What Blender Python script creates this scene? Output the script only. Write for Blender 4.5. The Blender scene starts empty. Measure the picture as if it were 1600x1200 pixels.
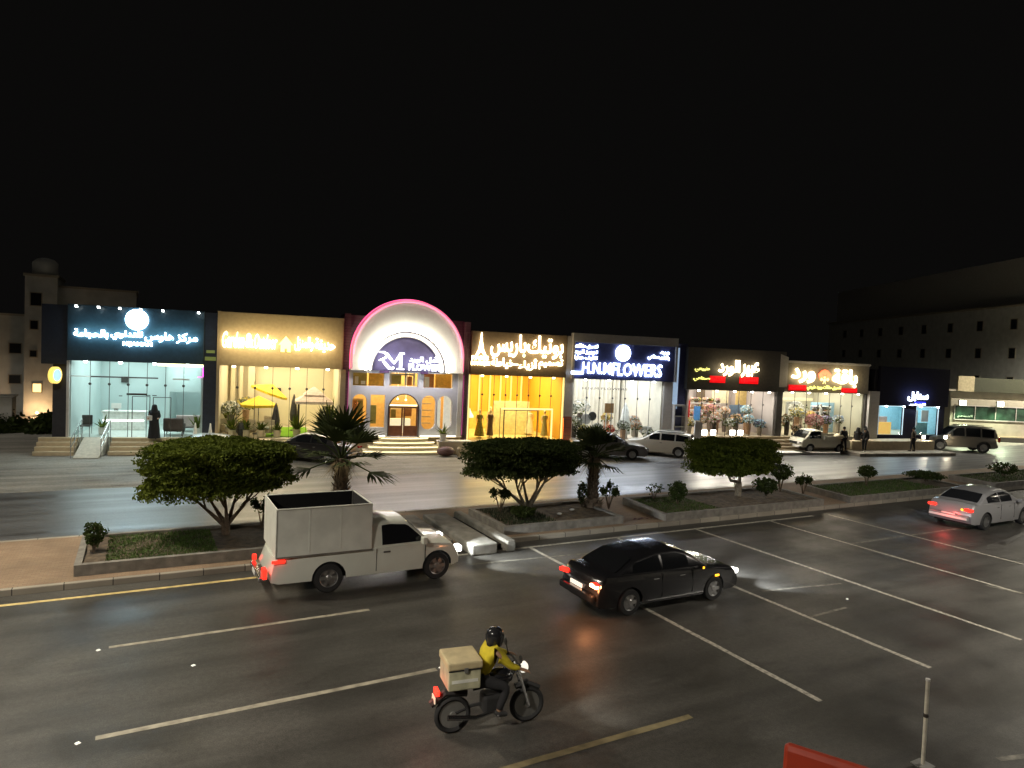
import bpy, bmesh, math, random
from mathutils import Vector, Matrix
random.seed(7)
R = math.radians
scene = bpy.context.scene
C = scene.collection
# ------------------------------------------------------------------ camera
YAW, PITCH, ROLL, CAMH = R(28.5), R(2.5), R(2.5), 6.0
_fw = Vector((math.sin(YAW)*math.cos(PITCH), math.cos(YAW)*math.cos(PITCH), -math.sin(PITCH)))
_rt = Vector((math.cos(YAW), -math.sin(YAW), 0)); _up = _rt.cross(_fw)
_R = _rt*math.cos(ROLL)+_up*math.sin(ROLL); _U = _up*math.cos(ROLL)-_rt*math.sin(ROLL)
cd = bpy.data.cameras.new('camera'); cam = bpy.data.objects.new('camera', cd); C.objects.link(cam)
cd.sensor_width = 36; cd.lens = 1070/1600*36; cd.clip_start = .05; cd.clip_end = 900
m = Matrix((_R, _U, -_fw)).transposed().to_4x4(); m.translation = (0, 0, CAMH); cam.matrix_world = m
scene.camera = cam
# ------------------------------------------------------------------ night sky, exposure
w = bpy.data.worlds.new('World'); scene.world = w; w.use_nodes = True
nt = w.node_tree; nt.nodes.clear()
wo = nt.nodes.new('ShaderNodeOutputWorld'); bg = nt.nodes.new('ShaderNodeBackground')
bg.inputs[0].default_value = (.9, .85, .8, 1); bg.inputs[1].default_value = .0034
nt.links.new(bg.outputs[0], wo.inputs[0])
vs = scene.view_settings; vs.view_transform = 'Standard'; vs.look = 'None'; vs.exposure = 0; vs.gamma = 1
cy = scene.cycles
cy.use_denoising = True; cy.max_bounces = 7; cy.diffuse_bounces = 3; cy.glossy_bounces = 3; cy.transmission_bounces = 4
cy.transparent_max_bounces = 12; cy.caustics_reflective = False; cy.caustics_refractive = False
cy.sample_clamp_indirect = 3; cy.sample_clamp_direct = 0; cy.use_light_tree = True
# faint glow of the lit town on the haze overhead: one very dim, wide sun
sd = bpy.data.lights.new('sky_glow', 'SUN'); sd.energy = .035; sd.angle = R(60); sd.color = (1, .93, .8)
so = bpy.data.objects.new('sky_glow', sd); so.rotation_euler = (R(35), 0, R(-20)); C.objects.link(so)

# ------------------------------------------------------------------ materials
MATS = {}
def mat(name, col=(.5,.5,.5), rough=.7, metal=0., var=.15, scale=6., bump=0., bscale=40., emis=None, es=0., spec=.5, alt=None, coord='Object'):
    if name in MATS: return MATS[name]
    M = bpy.data.materials.new(name); M.use_nodes = True; n = M.node_tree.nodes; l = M.node_tree.links
    b = n['Principled BSDF']; b.inputs['Roughness'].default_value = rough; b.inputs['Metallic'].default_value = metal
    b.inputs['Specular IOR Level'].default_value = spec
    tc = n.new('ShaderNodeTexCoord'); nz = n.new('ShaderNodeTexNoise'); nz.inputs['Scale'].default_value = scale; nz.inputs['Detail'].default_value = 5
    l.new(tc.outputs[coord], nz.inputs['Vector'])
    mr = n.new('ShaderNodeMapRange'); mr.inputs['From Min'].default_value = .3; mr.inputs['From Max'].default_value = .7
    l.new(nz.outputs['Fac'], mr.inputs['Value'])
    mx = n.new('ShaderNodeMix'); mx.data_type = 'RGBA'
    c2 = alt or tuple(min(1, c*(1+var)) for c in col); c1 = col if alt else tuple(c*(1-var) for c in col)
    mx.inputs[6].default_value = (*c1, 1); mx.inputs[7].default_value = (*c2, 1)
    l.new(mr.outputs[0], mx.inputs[0]); l.new(mx.outputs[2], b.inputs['Base Color'])
    if bump:
        n2 = n.new('ShaderNodeTexNoise'); n2.inputs['Scale'].default_value = bscale; n2.inputs['Detail'].default_value = 4
        l.new(tc.outputs[coord], n2.inputs['Vector']); bp = n.new('ShaderNodeBump'); bp.inputs['Strength'].default_value = bump
        bp.inputs['Distance'].default_value = .02; l.new(n2.outputs['Fac'], bp.inputs['Height']); l.new(bp.outputs[0], b.inputs['Normal'])
    if emis: b.inputs['Emission Color'].default_value = (*emis, 1); b.inputs['Emission Strength'].default_value = es
    MATS[name] = M; return M
def emit(name, col, s): return mat(name, tuple(c*.5 for c in col), .5, emis=col, es=s)
def glass(name, tint=(.95,.97,.96), refl=.5):
    if name in MATS: return MATS[name]
    M = bpy.data.materials.new(name); M.use_nodes = True; n = M.node_tree.nodes; l = M.node_tree.links; n.clear()
    o = n.new('ShaderNodeOutputMaterial'); t = n.new('ShaderNodeBsdfTransparent'); g = n.new('ShaderNodeBsdfGlossy'); x = n.new('ShaderNodeMixShader')
    f = n.new('ShaderNodeFresnel'); f.inputs[0].default_value = 1.45; t.inputs[0].default_value = (*tint, 1); g.inputs['Roughness'].default_value = .03
    k = n.new('ShaderNodeMath'); k.operation = 'MULTIPLY'; k.inputs[1].default_value = refl
    l.new(f.outputs[0], k.inputs[0]); l.new(k.outputs[0], x.inputs[0]); l.new(t.outputs[0], x.inputs[1]); l.new(g.outputs[0], x.inputs[2]); l.new(x.outputs[0], o.inputs[0])
    MATS[name] = M; return M
def asphalt(name, col, r0, r1, bands=False, patches=.3, spec=.5):
    M = bpy.data.materials.new(name); M.use_nodes = True; n = M.node_tree.nodes; l = M.node_tree.links; b = n['Principled BSDF']; b.inputs['Specular IOR Level'].default_value = spec
    g = n.new('ShaderNodeNewGeometry')
    def noise(sc, sx=1, sy=1, det=5):
        mp = n.new('ShaderNodeMapping'); mp.inputs['Scale'].default_value = (sx, sy, 1); l.new(g.outputs['Position'], mp.inputs[0])
        z = n.new('ShaderNodeTexNoise'); z.inputs['Scale'].default_value = sc; z.inputs['Detail'].default_value = det; l.new(mp.outputs[0], z.inputs['Vector']); return z.outputs['Fac']
    def rng(v, a, bb, c, d):
        m_ = n.new('ShaderNodeMapRange'); 
        for k, q in zip(('From Min','From Max','To Min','To Max'), (a,bb,c,d)): m_.inputs[k].default_value = q
        l.new(v, m_.inputs['Value']); return m_.outputs[0]
    def mul(a, c):
        m_ = n.new('ShaderNodeMath'); m_.operation = 'MULTIPLY'; l.new(a, m_.inputs[0]); l.new(c, m_.inputs[1]); return m_.outputs[0]
    big = rng(noise(.25), .3, .7, 1-patches, 1+patches); streak = rng(noise(.9, .06, 1.6), .3, .7, .65, 1.3); fine = rng(noise(45, 1, 1, 2), .25, .75, .6, 1.4)
    v = mul(mul(mul(big, streak), fine), rng(noise(11, 1, 1, 3), .3, .7, .82, 1.18))
    v = mul(v, rng(noise(1.7, .5, 1.3, 6), .56, .7, 1, .68))
    vm = n.new('ShaderNodeVectorMath'); vm.operation = 'SCALE'; vm.inputs[0].default_value = col; l.new(v, vm.inputs['Scale']); l.new(vm.outputs[0], b.inputs['Base Color'])
    rr = rng(noise(.8, .05, 1.8) if bands else noise(.5), .35, .65, r0, r1); l.new(rr, b.inputs['Roughness'])
    bp = n.new('ShaderNodeBump'); bp.inputs['Strength'].default_value = .06 if bands else .3; bp.inputs['Distance'].default_value = .01
    l.new(noise(60, 1, 1, 3), bp.inputs['Height']); l.new(bp.outputs[0], b.inputs['Normal'])
    MATS[name] = M; return M
def bricks(name, c1, c2, cm, scale=1., bw=.5, rh=.25, rough=.8, bump=.3):
    M = bpy.data.materials.new(name); M.use_nodes = True; n = M.node_tree.nodes; l = M.node_tree.links; b = n['Principled BSDF']
    tc = n.new('ShaderNodeTexCoord'); t = n.new('ShaderNodeTexBrick'); t.inputs['Scale'].default_value = scale
    t.inputs['Brick Width'].default_value = bw; t.inputs['Row Height'].default_value = rh; t.inputs['Mortar Size'].default_value = .012
    for k, c in (('Color1', c1), ('Color2', c2), ('Mortar', cm)): t.inputs[k].default_value = (*c, 1)
    return M, n, l, b, tc, t
def brick_xy(name, c1, c2, cm, **k):
    M, n, l, b, tc, t = bricks(name, c1, c2, cm, **k); l.new(tc.outputs['Object'], t.inputs['Vector']); 
    nz = n.new('ShaderNodeTexNoise'); nz.inputs['Scale'].default_value = .8; l.new(tc.outputs['Object'], nz.inputs['Vector'])
    mx = n.new('ShaderNodeMix'); mx.data_type = 'RGBA'; mx.blend_type = 'MULTIPLY'; mx.inputs[0].default_value = .6; l.new(t.outputs['Color'], mx.inputs[6]); l.new(nz.outputs['Fac'], mx.inputs[7])
    l.new(mx.outputs[2], b.inputs['Base Color']); b.inputs['Roughness'].default_value = .85; MATS[name] = M; return M
def brick_xz(name, c1, c2, cm, **k):
    M, n, l, b, tc, t = bricks(name, c1, c2, cm, **k)
    s = n.new('ShaderNodeSeparateXYZ'); c = n.new('ShaderNodeCombineXYZ'); l.new(tc.outputs['Object'], s.inputs[0]); l.new(s.outputs[0], c.inputs[0]); l.new(s.outputs[2], c.inputs[1]); l.new(c.outputs[0], t.inputs['Vector'])
    l.new(t.outputs['Color'], b.inputs['Base Color']); b.inputs['Roughness'].default_value = .7; MATS[name] = M; return M

# ------------------------------------------------------------------ mesh builder
class MB:
    def __init__(s): s.v = []; s.f = []
    def quad(s, *p):
        i = len(s.v); s.v += [tuple(q) for q in p]; s.f.append(tuple(range(i, i+len(p)))); return s
    def box(s, x0, y0, z0, x1, y1, z1):
        i = len(s.v)
        s.v += [(x0,y0,z0),(x1,y0,z0),(x1,y1,z0),(x0,y1,z0),(x0,y0,z1),(x1,y0,z1),(x1,y1,z1),(x0,y1,z1)]
        s.f += [tuple(i+k for k in q) for q in ((0,3,2,1),(4,5,6,7),(0,1,5,4),(1,2,6,5),(2,3,7,6),(3,0,4,7))]; return s
    def loft(s, rings, closed=True, caps=True):
        i = len(s.v); n = len(rings[0])
        for r in rings: s.v += [tuple(p) for p in r]
        for a in range(len(rings)-1):
            for k in range(n if closed else n-1):
                k2 = (k+1) % n; s.f.append((i+a*n+k, i+a*n+k2, i+(a+1)*n+k2, i+(a+1)*n+k))
        if caps: s.f.append(tuple(i+k for k in reversed(range(n)))); s.f.append(tuple(i+(len(rings)-1)*n+k for k in range(n)))
        return s
    def tube(s, pts, r, n=8, r2=None):
        pts = [Vector(p) for p in pts]; rings = []
        for a, p in enumerate(pts):
            d = (pts[min(a+1, len(pts)-1)]-pts[max(a-1, 0)]).normalized()
            u = d.cross(Vector((0,0,1)) if abs(d.z) < .9 else Vector((1,0,0))).normalized(); v = d.cross(u)
            rr = r if not isinstance(r, (list, tuple)) else r[a]
            if r2 is not None: rr = r+(r2-r)*a/(len(pts)-1)
            rings.append([p+u*rr*math.cos(t*2*math.pi/n)+v*rr*math.sin(t*2*math.pi/n) for t in range(n)])
        return s.loft(rings)
    def lathe(s, prof, c=(0,0,0), n=16, axis='z', caps=True):
        rings = []
        for r, h in prof:
            ring = []
            for t in range(n):
                a = t*2*math.pi/n; x, y = r*math.cos(a), r*math.sin(a)
                q = {'z': (x, y, h), 'y': (x, h, y), 'x': (h, x, y)}[axis]
                ring.append((q[0]+c[0], q[1]+c[1], q[2]+c[2]))
            rings.append(ring)
        return s.loft(rings, caps=caps)
    def ball(s, c, r, n=10, sz=1., sx=1., sy=1.):
        rings = []
        for a in range(1, n):
            t = math.pi*a/n-math.pi/2
            rings.append([(c[0]+sx*r*math.cos(t)*math.cos(k*2*math.pi/n), c[1]+sy*r*math.cos(t)*math.sin(k*2*math.pi/n), c[2]+sz*r*math.sin(t)) for k in range(n)])
        return s.loft(rings)
    def prism(s, poly, y0, y1):            # polygon in x,z extruded along y
        return s.loft([[(p[0], y0, p[1]) for p in poly], [(p[0], y1, p[1]) for p in poly]])
    def build(s, name, m, parent=None, smooth=False, bevel=0, props=None):
        me = bpy.data.meshes.new(name); me.from_pydata(s.v, [], s.f); me.update()
        if bevel or smooth:
            bm = bmesh.new(); bm.from_mesh(me); bmesh.ops.recalc_face_normals(bm, faces=bm.faces); bm.to_mesh(me); bm.free()
        me.materials.append(m)
        if smooth:
            for p in me.polygons: p.use_smooth = True
        o = bpy.data.objects.new(name, me); C.objects.link(o)
        if bevel:
            b = o.modifiers.new('b', 'BEVEL'); b.width = bevel; b.segments = 2; b.limit_method = 'ANGLE'; b.angle_limit = R(40)
        if smooth and bevel == 0:
            try: me.set_sharp_from_angle(angle=R(45))
            except Exception: pass
        if parent: o.parent = parent
        if props:
            for k, q in props.items(): o[k] = q
        return o
def tag(o, label, cat, group=None):
    o['label'] = label; o['category'] = cat
    if group: o['group'] = group
    return o
def empty(name, loc, rz, label, cat, group=None):
    o = bpy.data.objects.new(name, None); C.objects.link(o); o.location = loc; o.rotation_euler = (0, 0, rz); o.empty_display_size = .2
    return tag(o, label, cat, group)
def struct(o): o['kind'] = 'structure'; return o
def dup(root, loc, rz, label, group=None):
    r = root.copy(); C.objects.link(r); r.location = loc; r.rotation_euler = (0, 0, rz); r['label'] = label
    if group: r['group'] = group
    for ch in list(root.children):
        c = ch.copy(); C.objects.link(c); c.parent = r
        for g in list(ch.children):
            k = g.copy(); C.objects.link(k); k.parent = c
    return r
# facade frame of the shop row
P0 = Vector((-3.23, 41.25, 0)); FA = R(-10.037); FD = Vector((math.cos(FA), math.sin(FA), 0)); FN = Vector((-FD.y, FD.x, 0))
def F(s, t=0, z=0): return P0+FD*s+FN*t+Vector((0, 0, z))
def lamp(name, kind, loc, power, col, parent=None, size=None, rot=None, spot=None, sy=None, radius=None):
    d = bpy.data.lights.new(name, kind); d.energy = power; d.color = col
    if kind == 'AREA':
        d.shape = 'RECTANGLE' if sy else 'SQUARE'; d.size = size or 1
        if sy: d.size_y = sy
    if kind == 'SPOT': d.spot_size = spot or R(100); d.spot_blend = .6; d.shadow_soft_size = radius or .1
    if kind == 'POINT': d.shadow_soft_size = radius or .1
    o = bpy.data.objects.new(name, d); C.objects.link(o); o.location = loc
    if rot: o.rotation_euler = rot
    if parent: o.parent = parent
    return o
# ------------------------------------------------------------------ lettering
_F = {'ا':'FE8D FE8E','أ':'FE83 FE84','إ':'FE87 FE88','آ':'FE81 FE82','د':'FEA9 FEAA','ذ':'FEAB FEAC','ر':'FEAD FEAE','ز':'FEAF FEB0','و':'FEED FEEE','ة':'FE93 FE94','ء':'FE80','ى':'FEEF FEF0',
 'ب':'FE8F FE90 FE91 FE92','ت':'FE95 FE96 FE97 FE98','ج':'FE9D FE9E FE9F FEA0','ح':'FEA1 FEA2 FEA3 FEA4','خ':'FEA5 FEA6 FEA7 FEA8','س':'FEB1 FEB2 FEB3 FEB4','ص':'FEB9 FEBA FEBB FEBC','ط':'FEC1 FEC2 FEC3 FEC4',
 'ع':'FEC9 FECA FECB FECC','غ':'FECD FECE FECF FED0','ف':'FED1 FED2 FED3 FED4','ق':'FED5 FED6 FED7 FED8','ك':'FED9 FEDA FEDB FEDC','ل':'FEDD FEDE FEDF FEE0','م':'FEE1 FEE2 FEE3 FEE4','ن':'FEE5 FEE6 FEE7 FEE8','ه':'FEE9 FEEA FEEB FEEC','ي':'FEF1 FEF2 FEF3 FEF4'}
def arabic(t):
    out = []
    for i, c in enumerate(t):
        if c not in _F: out.append(c); continue
        f = _F[c].split(); p = t[i-1] if i else ' '; q = t[i+1] if i+1 < len(t) else ' '
        jp = p in _F and len(_F[p].split()) == 4 and c != 'ء'; jn = q in _F and q != 'ء' and len(f) == 4
        k = (3 if jp and jn else 2 if jn else 1 if jp else 0); out.append(chr(int(f[min(k, len(f)-1)], 16)))
    return ''.join(reversed(out))
def text(name, s, box, y, m, parent, bold=.02, depth=.05, shear=0, res=2):
    """one line of letters fitted to box = (x0, z0, x1, z1), facing the road at depth y"""
    if any(c in _F for c in s): s = arabic(s)
    cu = bpy.data.curves.new(name, 'FONT'); cu.body = s; cu.extrude = .08; cu.offset = bold; cu.resolution_u = res; cu.shear = shear
    t = bpy.data.objects.new(name, cu); C.objects.link(t); dg = bpy.context.evaluated_depsgraph_get()
    me = bpy.data.meshes.new_from_object(t.evaluated_get(dg)); bpy.data.objects.remove(t)
    xs = [v.co.x for v in me.vertices]; ys = [v.co.y for v in me.vertices]
    ax, bx, ay, by = min(xs), max(xs), min(ys), max(ys); x0, z0, x1, z1 = box
    for v in me.vertices:
        v.co = (x0+(v.co.x-ax)/(bx-ax)*(x1-x0), y-v.co.z/.08*depth/2, z0+(v.co.y-ay)/(by-ay)*(z1-z0))
    me.materials.clear(); me.materials.append(m); me.name = name
    o = bpy.data.objects.new(name, me); C.objects.link(o); o.parent = parent; return o
def evalmesh(o):
    dg = bpy.context.evaluated_depsgraph_get(); me = bpy.data.meshes.new_from_object(o.evaluated_get(dg)); o.modifiers.clear(); o.data = me; return o
# ================================================================== SETTING
asphalt('asphalt_near', (.06,.057,.05), .36, .6, patches=.4)
asphalt('asphalt_far', (.075,.075,.076), .32, .5, bands=True, patches=.12, spec=.8)
asphalt('frontage', (.26,.245,.215), .6, .9, patches=.2)
mat('concrete', (.24,.23,.2), .85, var=.25, scale=3, bump=.4)
brick_xy('kerb', (.5,.45,.36), (.36,.32,.26), (.08,.07,.06), scale=1, bw=1.0, rh=9.)
mat('kerb_dark', (.2,.185,.16), .8, var=.3, scale=4, bump=.4)
mat('soil', (.10,.075,.05), .95, var=.5, scale=5, bump=.8, bscale=18)
mat('paint_mid', (.34,.31,.24), .6, var=.35, scale=5); mat('paint_dull', (.17,.14,.075), .6, var=.35, scale=4); mat('paint', (.2,.19,.16), .6, alt=(.62,.58,.48), scale=11)
mat('paint_yellow', (.62,.48,.2), .6, var=.3, scale=6)
mat('paint_worn', (.17,.16,.13), .6, var=.5, scale=7)
brick_xy('pavers', (.33,.22,.14), (.38,.27,.17), (.22,.17,.12), scale=3)
def sheet(name, x0, y0, x1, y1, z, m, nx=1):
    b = MB(); b.quad((x0,y0,z),(x1,y0,z),(x1,y1,z),(x0,y1,z)); return struct(b.build(name, MATS[m]))
sheet('ground', -400, -300, 500, 600, -.02, 'frontage')
sheet('near_road', -120, 4.2, 260, 18.85, 0, 'asphalt_near')
sheet('far_road', -120, 23.4, 260, 31.2, -.004, 'asphalt_far')
b = MB(); b.box(-120, 18.85, -.02, 260, 19.0, .15); b.box(-120, 23.25, -.02, 260, 23.4, .15); struct(b.build('kerb', MATS['kerb'], bevel=.02))
b = MB(); b.box(-120, 19.0, -.02, 260, 23.25, .146); struct(b.build('median_pavement', MATS['pavers']))
b = MB(); b.box(-120, -40, -.02, 260, 4.05, .14); struct(b.build('near_pavement', MATS['concrete']))
b = MB(); b.box(-120, 4.05, -.02, 260, 4.2, .15); struct(b.build('near_kerb', MATS['kerb'], bevel=.02))
# painted markings
def line(name, p, q, wd, m, z=.004):
    p = Vector((*p, z)); q = Vector((*q, z)); d = (q-p).normalized(); n = Vector((-d.y, d.x, 0))*wd/2
    b = MB(); k = max(1, int((q-p).length/.5)); pts = [p.lerp(q, i/k) for i in range(k+1)]
    rn = random.Random(len(name)+p.x)
    L = [a+n*(1+rn.uniform(-.12,.12)) for a in pts]; Rr = [a-n*(1+rn.uniform(-.12,.12)) for a in pts]
    for i in range(k): b.quad(L[i], Rr[i], Rr[i+1], L[i+1])
    return struct(b.build(name, MATS[m]))
line('edge_line', (-60,18.22), (8.3,18.22), .13, 'paint_yellow'); line('edge_line', (8.3,18.22), (24,18.22), .12, 'paint')
for a in (( -.45,15.02),( -7.5,15.0)): line('lane_dash', a, (a[0]+5.15, a[1]+.03), .11, 'paint_mid')
line('lane_dash', (-.5,11.62), (5.0,11.7), .12, 'paint_mid')
line('lane_dash', (-9,11.6), (-4.5,11.6), .12, 'paint'); line('lane_dash', (4.3,8.42), (8.3,8.42), .13, 'paint_dull')
for x, m in ((10.77,'paint'), (14.12,'paint'), (17.65,'paint'), (21.45,'paint'), (24.85,'paint')):
    line('bay_line', (x, 18.15), (x+.1, 7.85 if x < 20 else 9.5), .12 if x < 19 else .1, m)
line('worn_line', (21.5,14.8), (24.6,14.8), .09, 'paint_worn'); line('worn_line', (14.2,10.72), (15.7,10.8), .09, 'paint_worn')
line('worn_line', (8.2,17.3), (12.6,17.0), .09, 'paint_worn'); line('worn_line', (14.6,12.5), (17.3,12.1), .09, 'paint_worn'); line('worn_line', (21.3,10.4), (21.6,9.3), .1, 'paint_worn')
line('worn_line', (25.0,14.8), (33,14.7), .1, 'paint_worn'); line('worn_line', (11.9,5.45), (13.2,5.1), .1, 'paint_worn')
# cat's eyes
for i, (x, y, lb) in enumerate(((-.62,14.96,'raised road stud at the left end of the upper lane dash'), (-.72,11.58,'raised road stud at the left end of the lower lane dash'), (5.1,11.74,'raised road stud just left of the motorcycle box'), (16.3,11.2,'raised road stud on the asphalt right of the black sedan'), (.95,13.6,'raised road stud lying alone between the two left lane dashes'))):
    b = MB(); b.loft([[(-.06,-.05,0),(.06,-.05,0),(.06,.05,0),(-.06,.05,0)],[(-.035,-.03,.02),(.035,-.03,.02),(.035,.03,.02),(-.035,.03,.02)]])
    o = b.build('road_stud', mat('stud', (.85,.85,.8), .2, emis=(1,1,.9), es=.5 if i < 4 else .1)); o.location = (x, y, 0); o.scale = (.6,.6,.8); o.rotation_euler = (0,0,.5); tag(o, lb, 'road stud', 'road studs on the near carriageway')

# planters on the median
def planter(x0, x1, y0, y1, lb, skew=0., z=.42, m='kerb_dark', soil='soil'):
    b = MB(); t = .16; zb = .14; e = empty('planter', (x0, y0, zb), 0, lb, 'planter', 'long kerbed planters on the median')
    L, Wd, h = x1-x0, y1-y0, z-zb
    o = [(0,0),(L,0),(L+skew,Wd),(skew,Wd)]; i = [(t,t),(L-t,t),(L-t+skew,Wd-t),(t+skew,Wd-t)]
    for k in range(4):
        k2 = (k+1)%4; b.loft([[(*o[k],0),(*o[k2],0),(*o[k2],h),(*o[k],h)],[(*i[k],0),(*i[k2],0),(*i[k2],h),(*i[k],h)]])
    b.build('kerb_wall', MATS[m], e)
    s = MB(); n = 24; mm = 6; rn = random.Random(x0)
    vs_ = [[(t+(L-2*t)*a/n+skew*c/mm, t+(Wd-2*t)*c/mm, h-.07+rn.uniform(-.025,.03)) for c in range(mm+1)] for a in range(n+1)]
    for a in range(n):
        for c in range(mm): s.quad(vs_[a][c], vs_[a+1][c], vs_[a+1][c+1], vs_[a][c+1])
    s.build('soil', MATS[soil], e, smooth=True); return e
planter(-1.35, 7.2, 19.35, 22.3, 'long planter left of the white pickup, with flat topped tree and a palm')
planter(10.4, 15.2, 19.25, 22.0, 'short planter right of the concrete slabs, with forked tree and palm')
planter(16.9, 25.6, 18.95, 21.9, 'planter with the single pale trunk round tree and four bushes', .3)
planter(27.3, 36.3, 18.9, 21.6, 'grassy planter with one tiny ball tree above the silver sedan', .4)
planter(38.9, 50, 18.9, 21.4, 'farthest planter at the right edge of the photo', .3)
# grass in the planters
def leafquad(b, c, s, rn, up=.0, el=1.6):
    d = Vector((rn.gauss(0,1), rn.gauss(0,1), rn.gauss(0,1)+up)).normalized(); u = d.orthogonal().normalized()
    u.rotate(Matrix.Rotation(rn.uniform(0,6.28), 3, d)); v = d.cross(u)
    c = Vector(c); b.quad(c-u*s*el*.5, c+v*s*.45, c+u*s*el*.5, c-v*s*.45)
def grass(name, lb, rects, n, h, m, z=.36):
    rn = random.Random(n); b = MB()
    for x0, y0, x1, y1 in rects:
        for k in range(int(n*(x1-x0)*(y1-y0))):
            x, y = rn.uniform(x0,x1), rn.uniform(y0,y1); a = rn.uniform(0,6.28); w_ = .012; hh = h*rn.uniform(.4,1.1); l = rn.uniform(-.04,.04)
            b.quad((x-w_*math.cos(a), y-w_*math.sin(a), z), (x+w_*math.cos(a), y+w_*math.sin(a), z), (x+l, y+l, z+hh))
    o = b.build(name, m); o['kind'] = 'stuff'; tag(o, lb, 'grass'); return o
mat('grass', (.06,.115,.015), .6, var=.5, scale=3); mat('grass_dark', (.03,.045,.015), .6, var=.5, scale=3)
grass('grass', 'short green lawn growing in the left half of the first planter', [(-.7,19.55,1.9,22.1)], 900, .07, MATS['grass'])
grass('grass', 'dark ground cover round the two trees of the second planter', [(10.7,19.5,12.6,21.8)], 500, .12, MATS['grass_dark'])
grass('grass', 'patchy grass at the left end of the planter with the pale trunk tree', [(17.2,19.2,19.9,21.6)], 450, .08, MATS['grass'])
grass('grass', 'rough grass filling the planter above the silver sedan', [(27.8,19.2,34.6,21.4)], 350, .11, MATS['grass'])
grass('grass', 'grass in the farthest planter', [(39.5,19.1,49,21.2)], 160, .12, MATS['grass'])
# concrete slabs crossing the median
def slab(x0, x1, y0, y1, h, lb, m):
    e = MB(); L, Wd = x1-x0, y1-y0
    e.box(0,0,0,L,Wd,h); o = e.build('concrete_slab', MATS[m], bevel=.05); o.location = (x0,y0,.0); return tag(o, lb, 'slab', 'concrete slabs laid across the median')
slab(8.65, 9.5, 17.95, 22.0, .34, 'widest concrete slab across the median, nearest the white pickup', 'concrete')
slab(9.86, 10.16, 18.0, 22.1, .34, 'narrow concrete slab beside the second planter', 'concrete')
slab(7.35, 8.35, 18.6, 22.0, .36, 'low dark slab hidden mostly behind the pickup cab', 'kerb_dark')
b = MB(); b.box(9.5, 18.4, .13, 9.86, 22, .155); struct(b.build('drain_ditch', mat('ditch', (.015,.014,.012), .9)))
# ------------------------------------------------------------------ trees
mat('bark', (.16,.12,.085), .9, var=.4, scale=12, bump=.6, bscale=25); mat('bark_pale', (.3,.26,.2), .9, var=.35, scale=12, bump=.6, bscale=25)
def leafmat(name, c, alt):
    M = mat(name, c, .8, spec=.2, alt=alt, scale=2.2); n = M.node_tree.nodes; l = M.node_tree.links; b_ = n['Principled BSDF']
    t = n.new('ShaderNodeBsdfTranslucent'); a = n.new('ShaderNodeMixShader'); a.inputs[0].default_value = .2
    l.new(b_.inputs['Base Color'].links[0].from_socket, t.inputs[0]); o = n['Material Output']; l.new(b_.outputs[0], a.inputs[1]); l.new(t.outputs[0], a.inputs[2]); l.new(a.outputs[0], o.inputs[0]); return M
leafmat('leaf', (.055,.08,.01), (.12,.15,.015)); leafmat('leaf_deep', (.035,.055,.014), (.065,.09,.02)); leafmat('leaf_palm', (.035,.05,.018), (.07,.09,.03))
def lumpy(th, ph, sd):
    return 1+.07*math.sin(3*th+sd)+.06*math.sin(5*th+2*ph+sd*2)+.05*math.sin(9*th+4*ph+sd)+.04*math.sin(13*th-7*ph)
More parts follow.
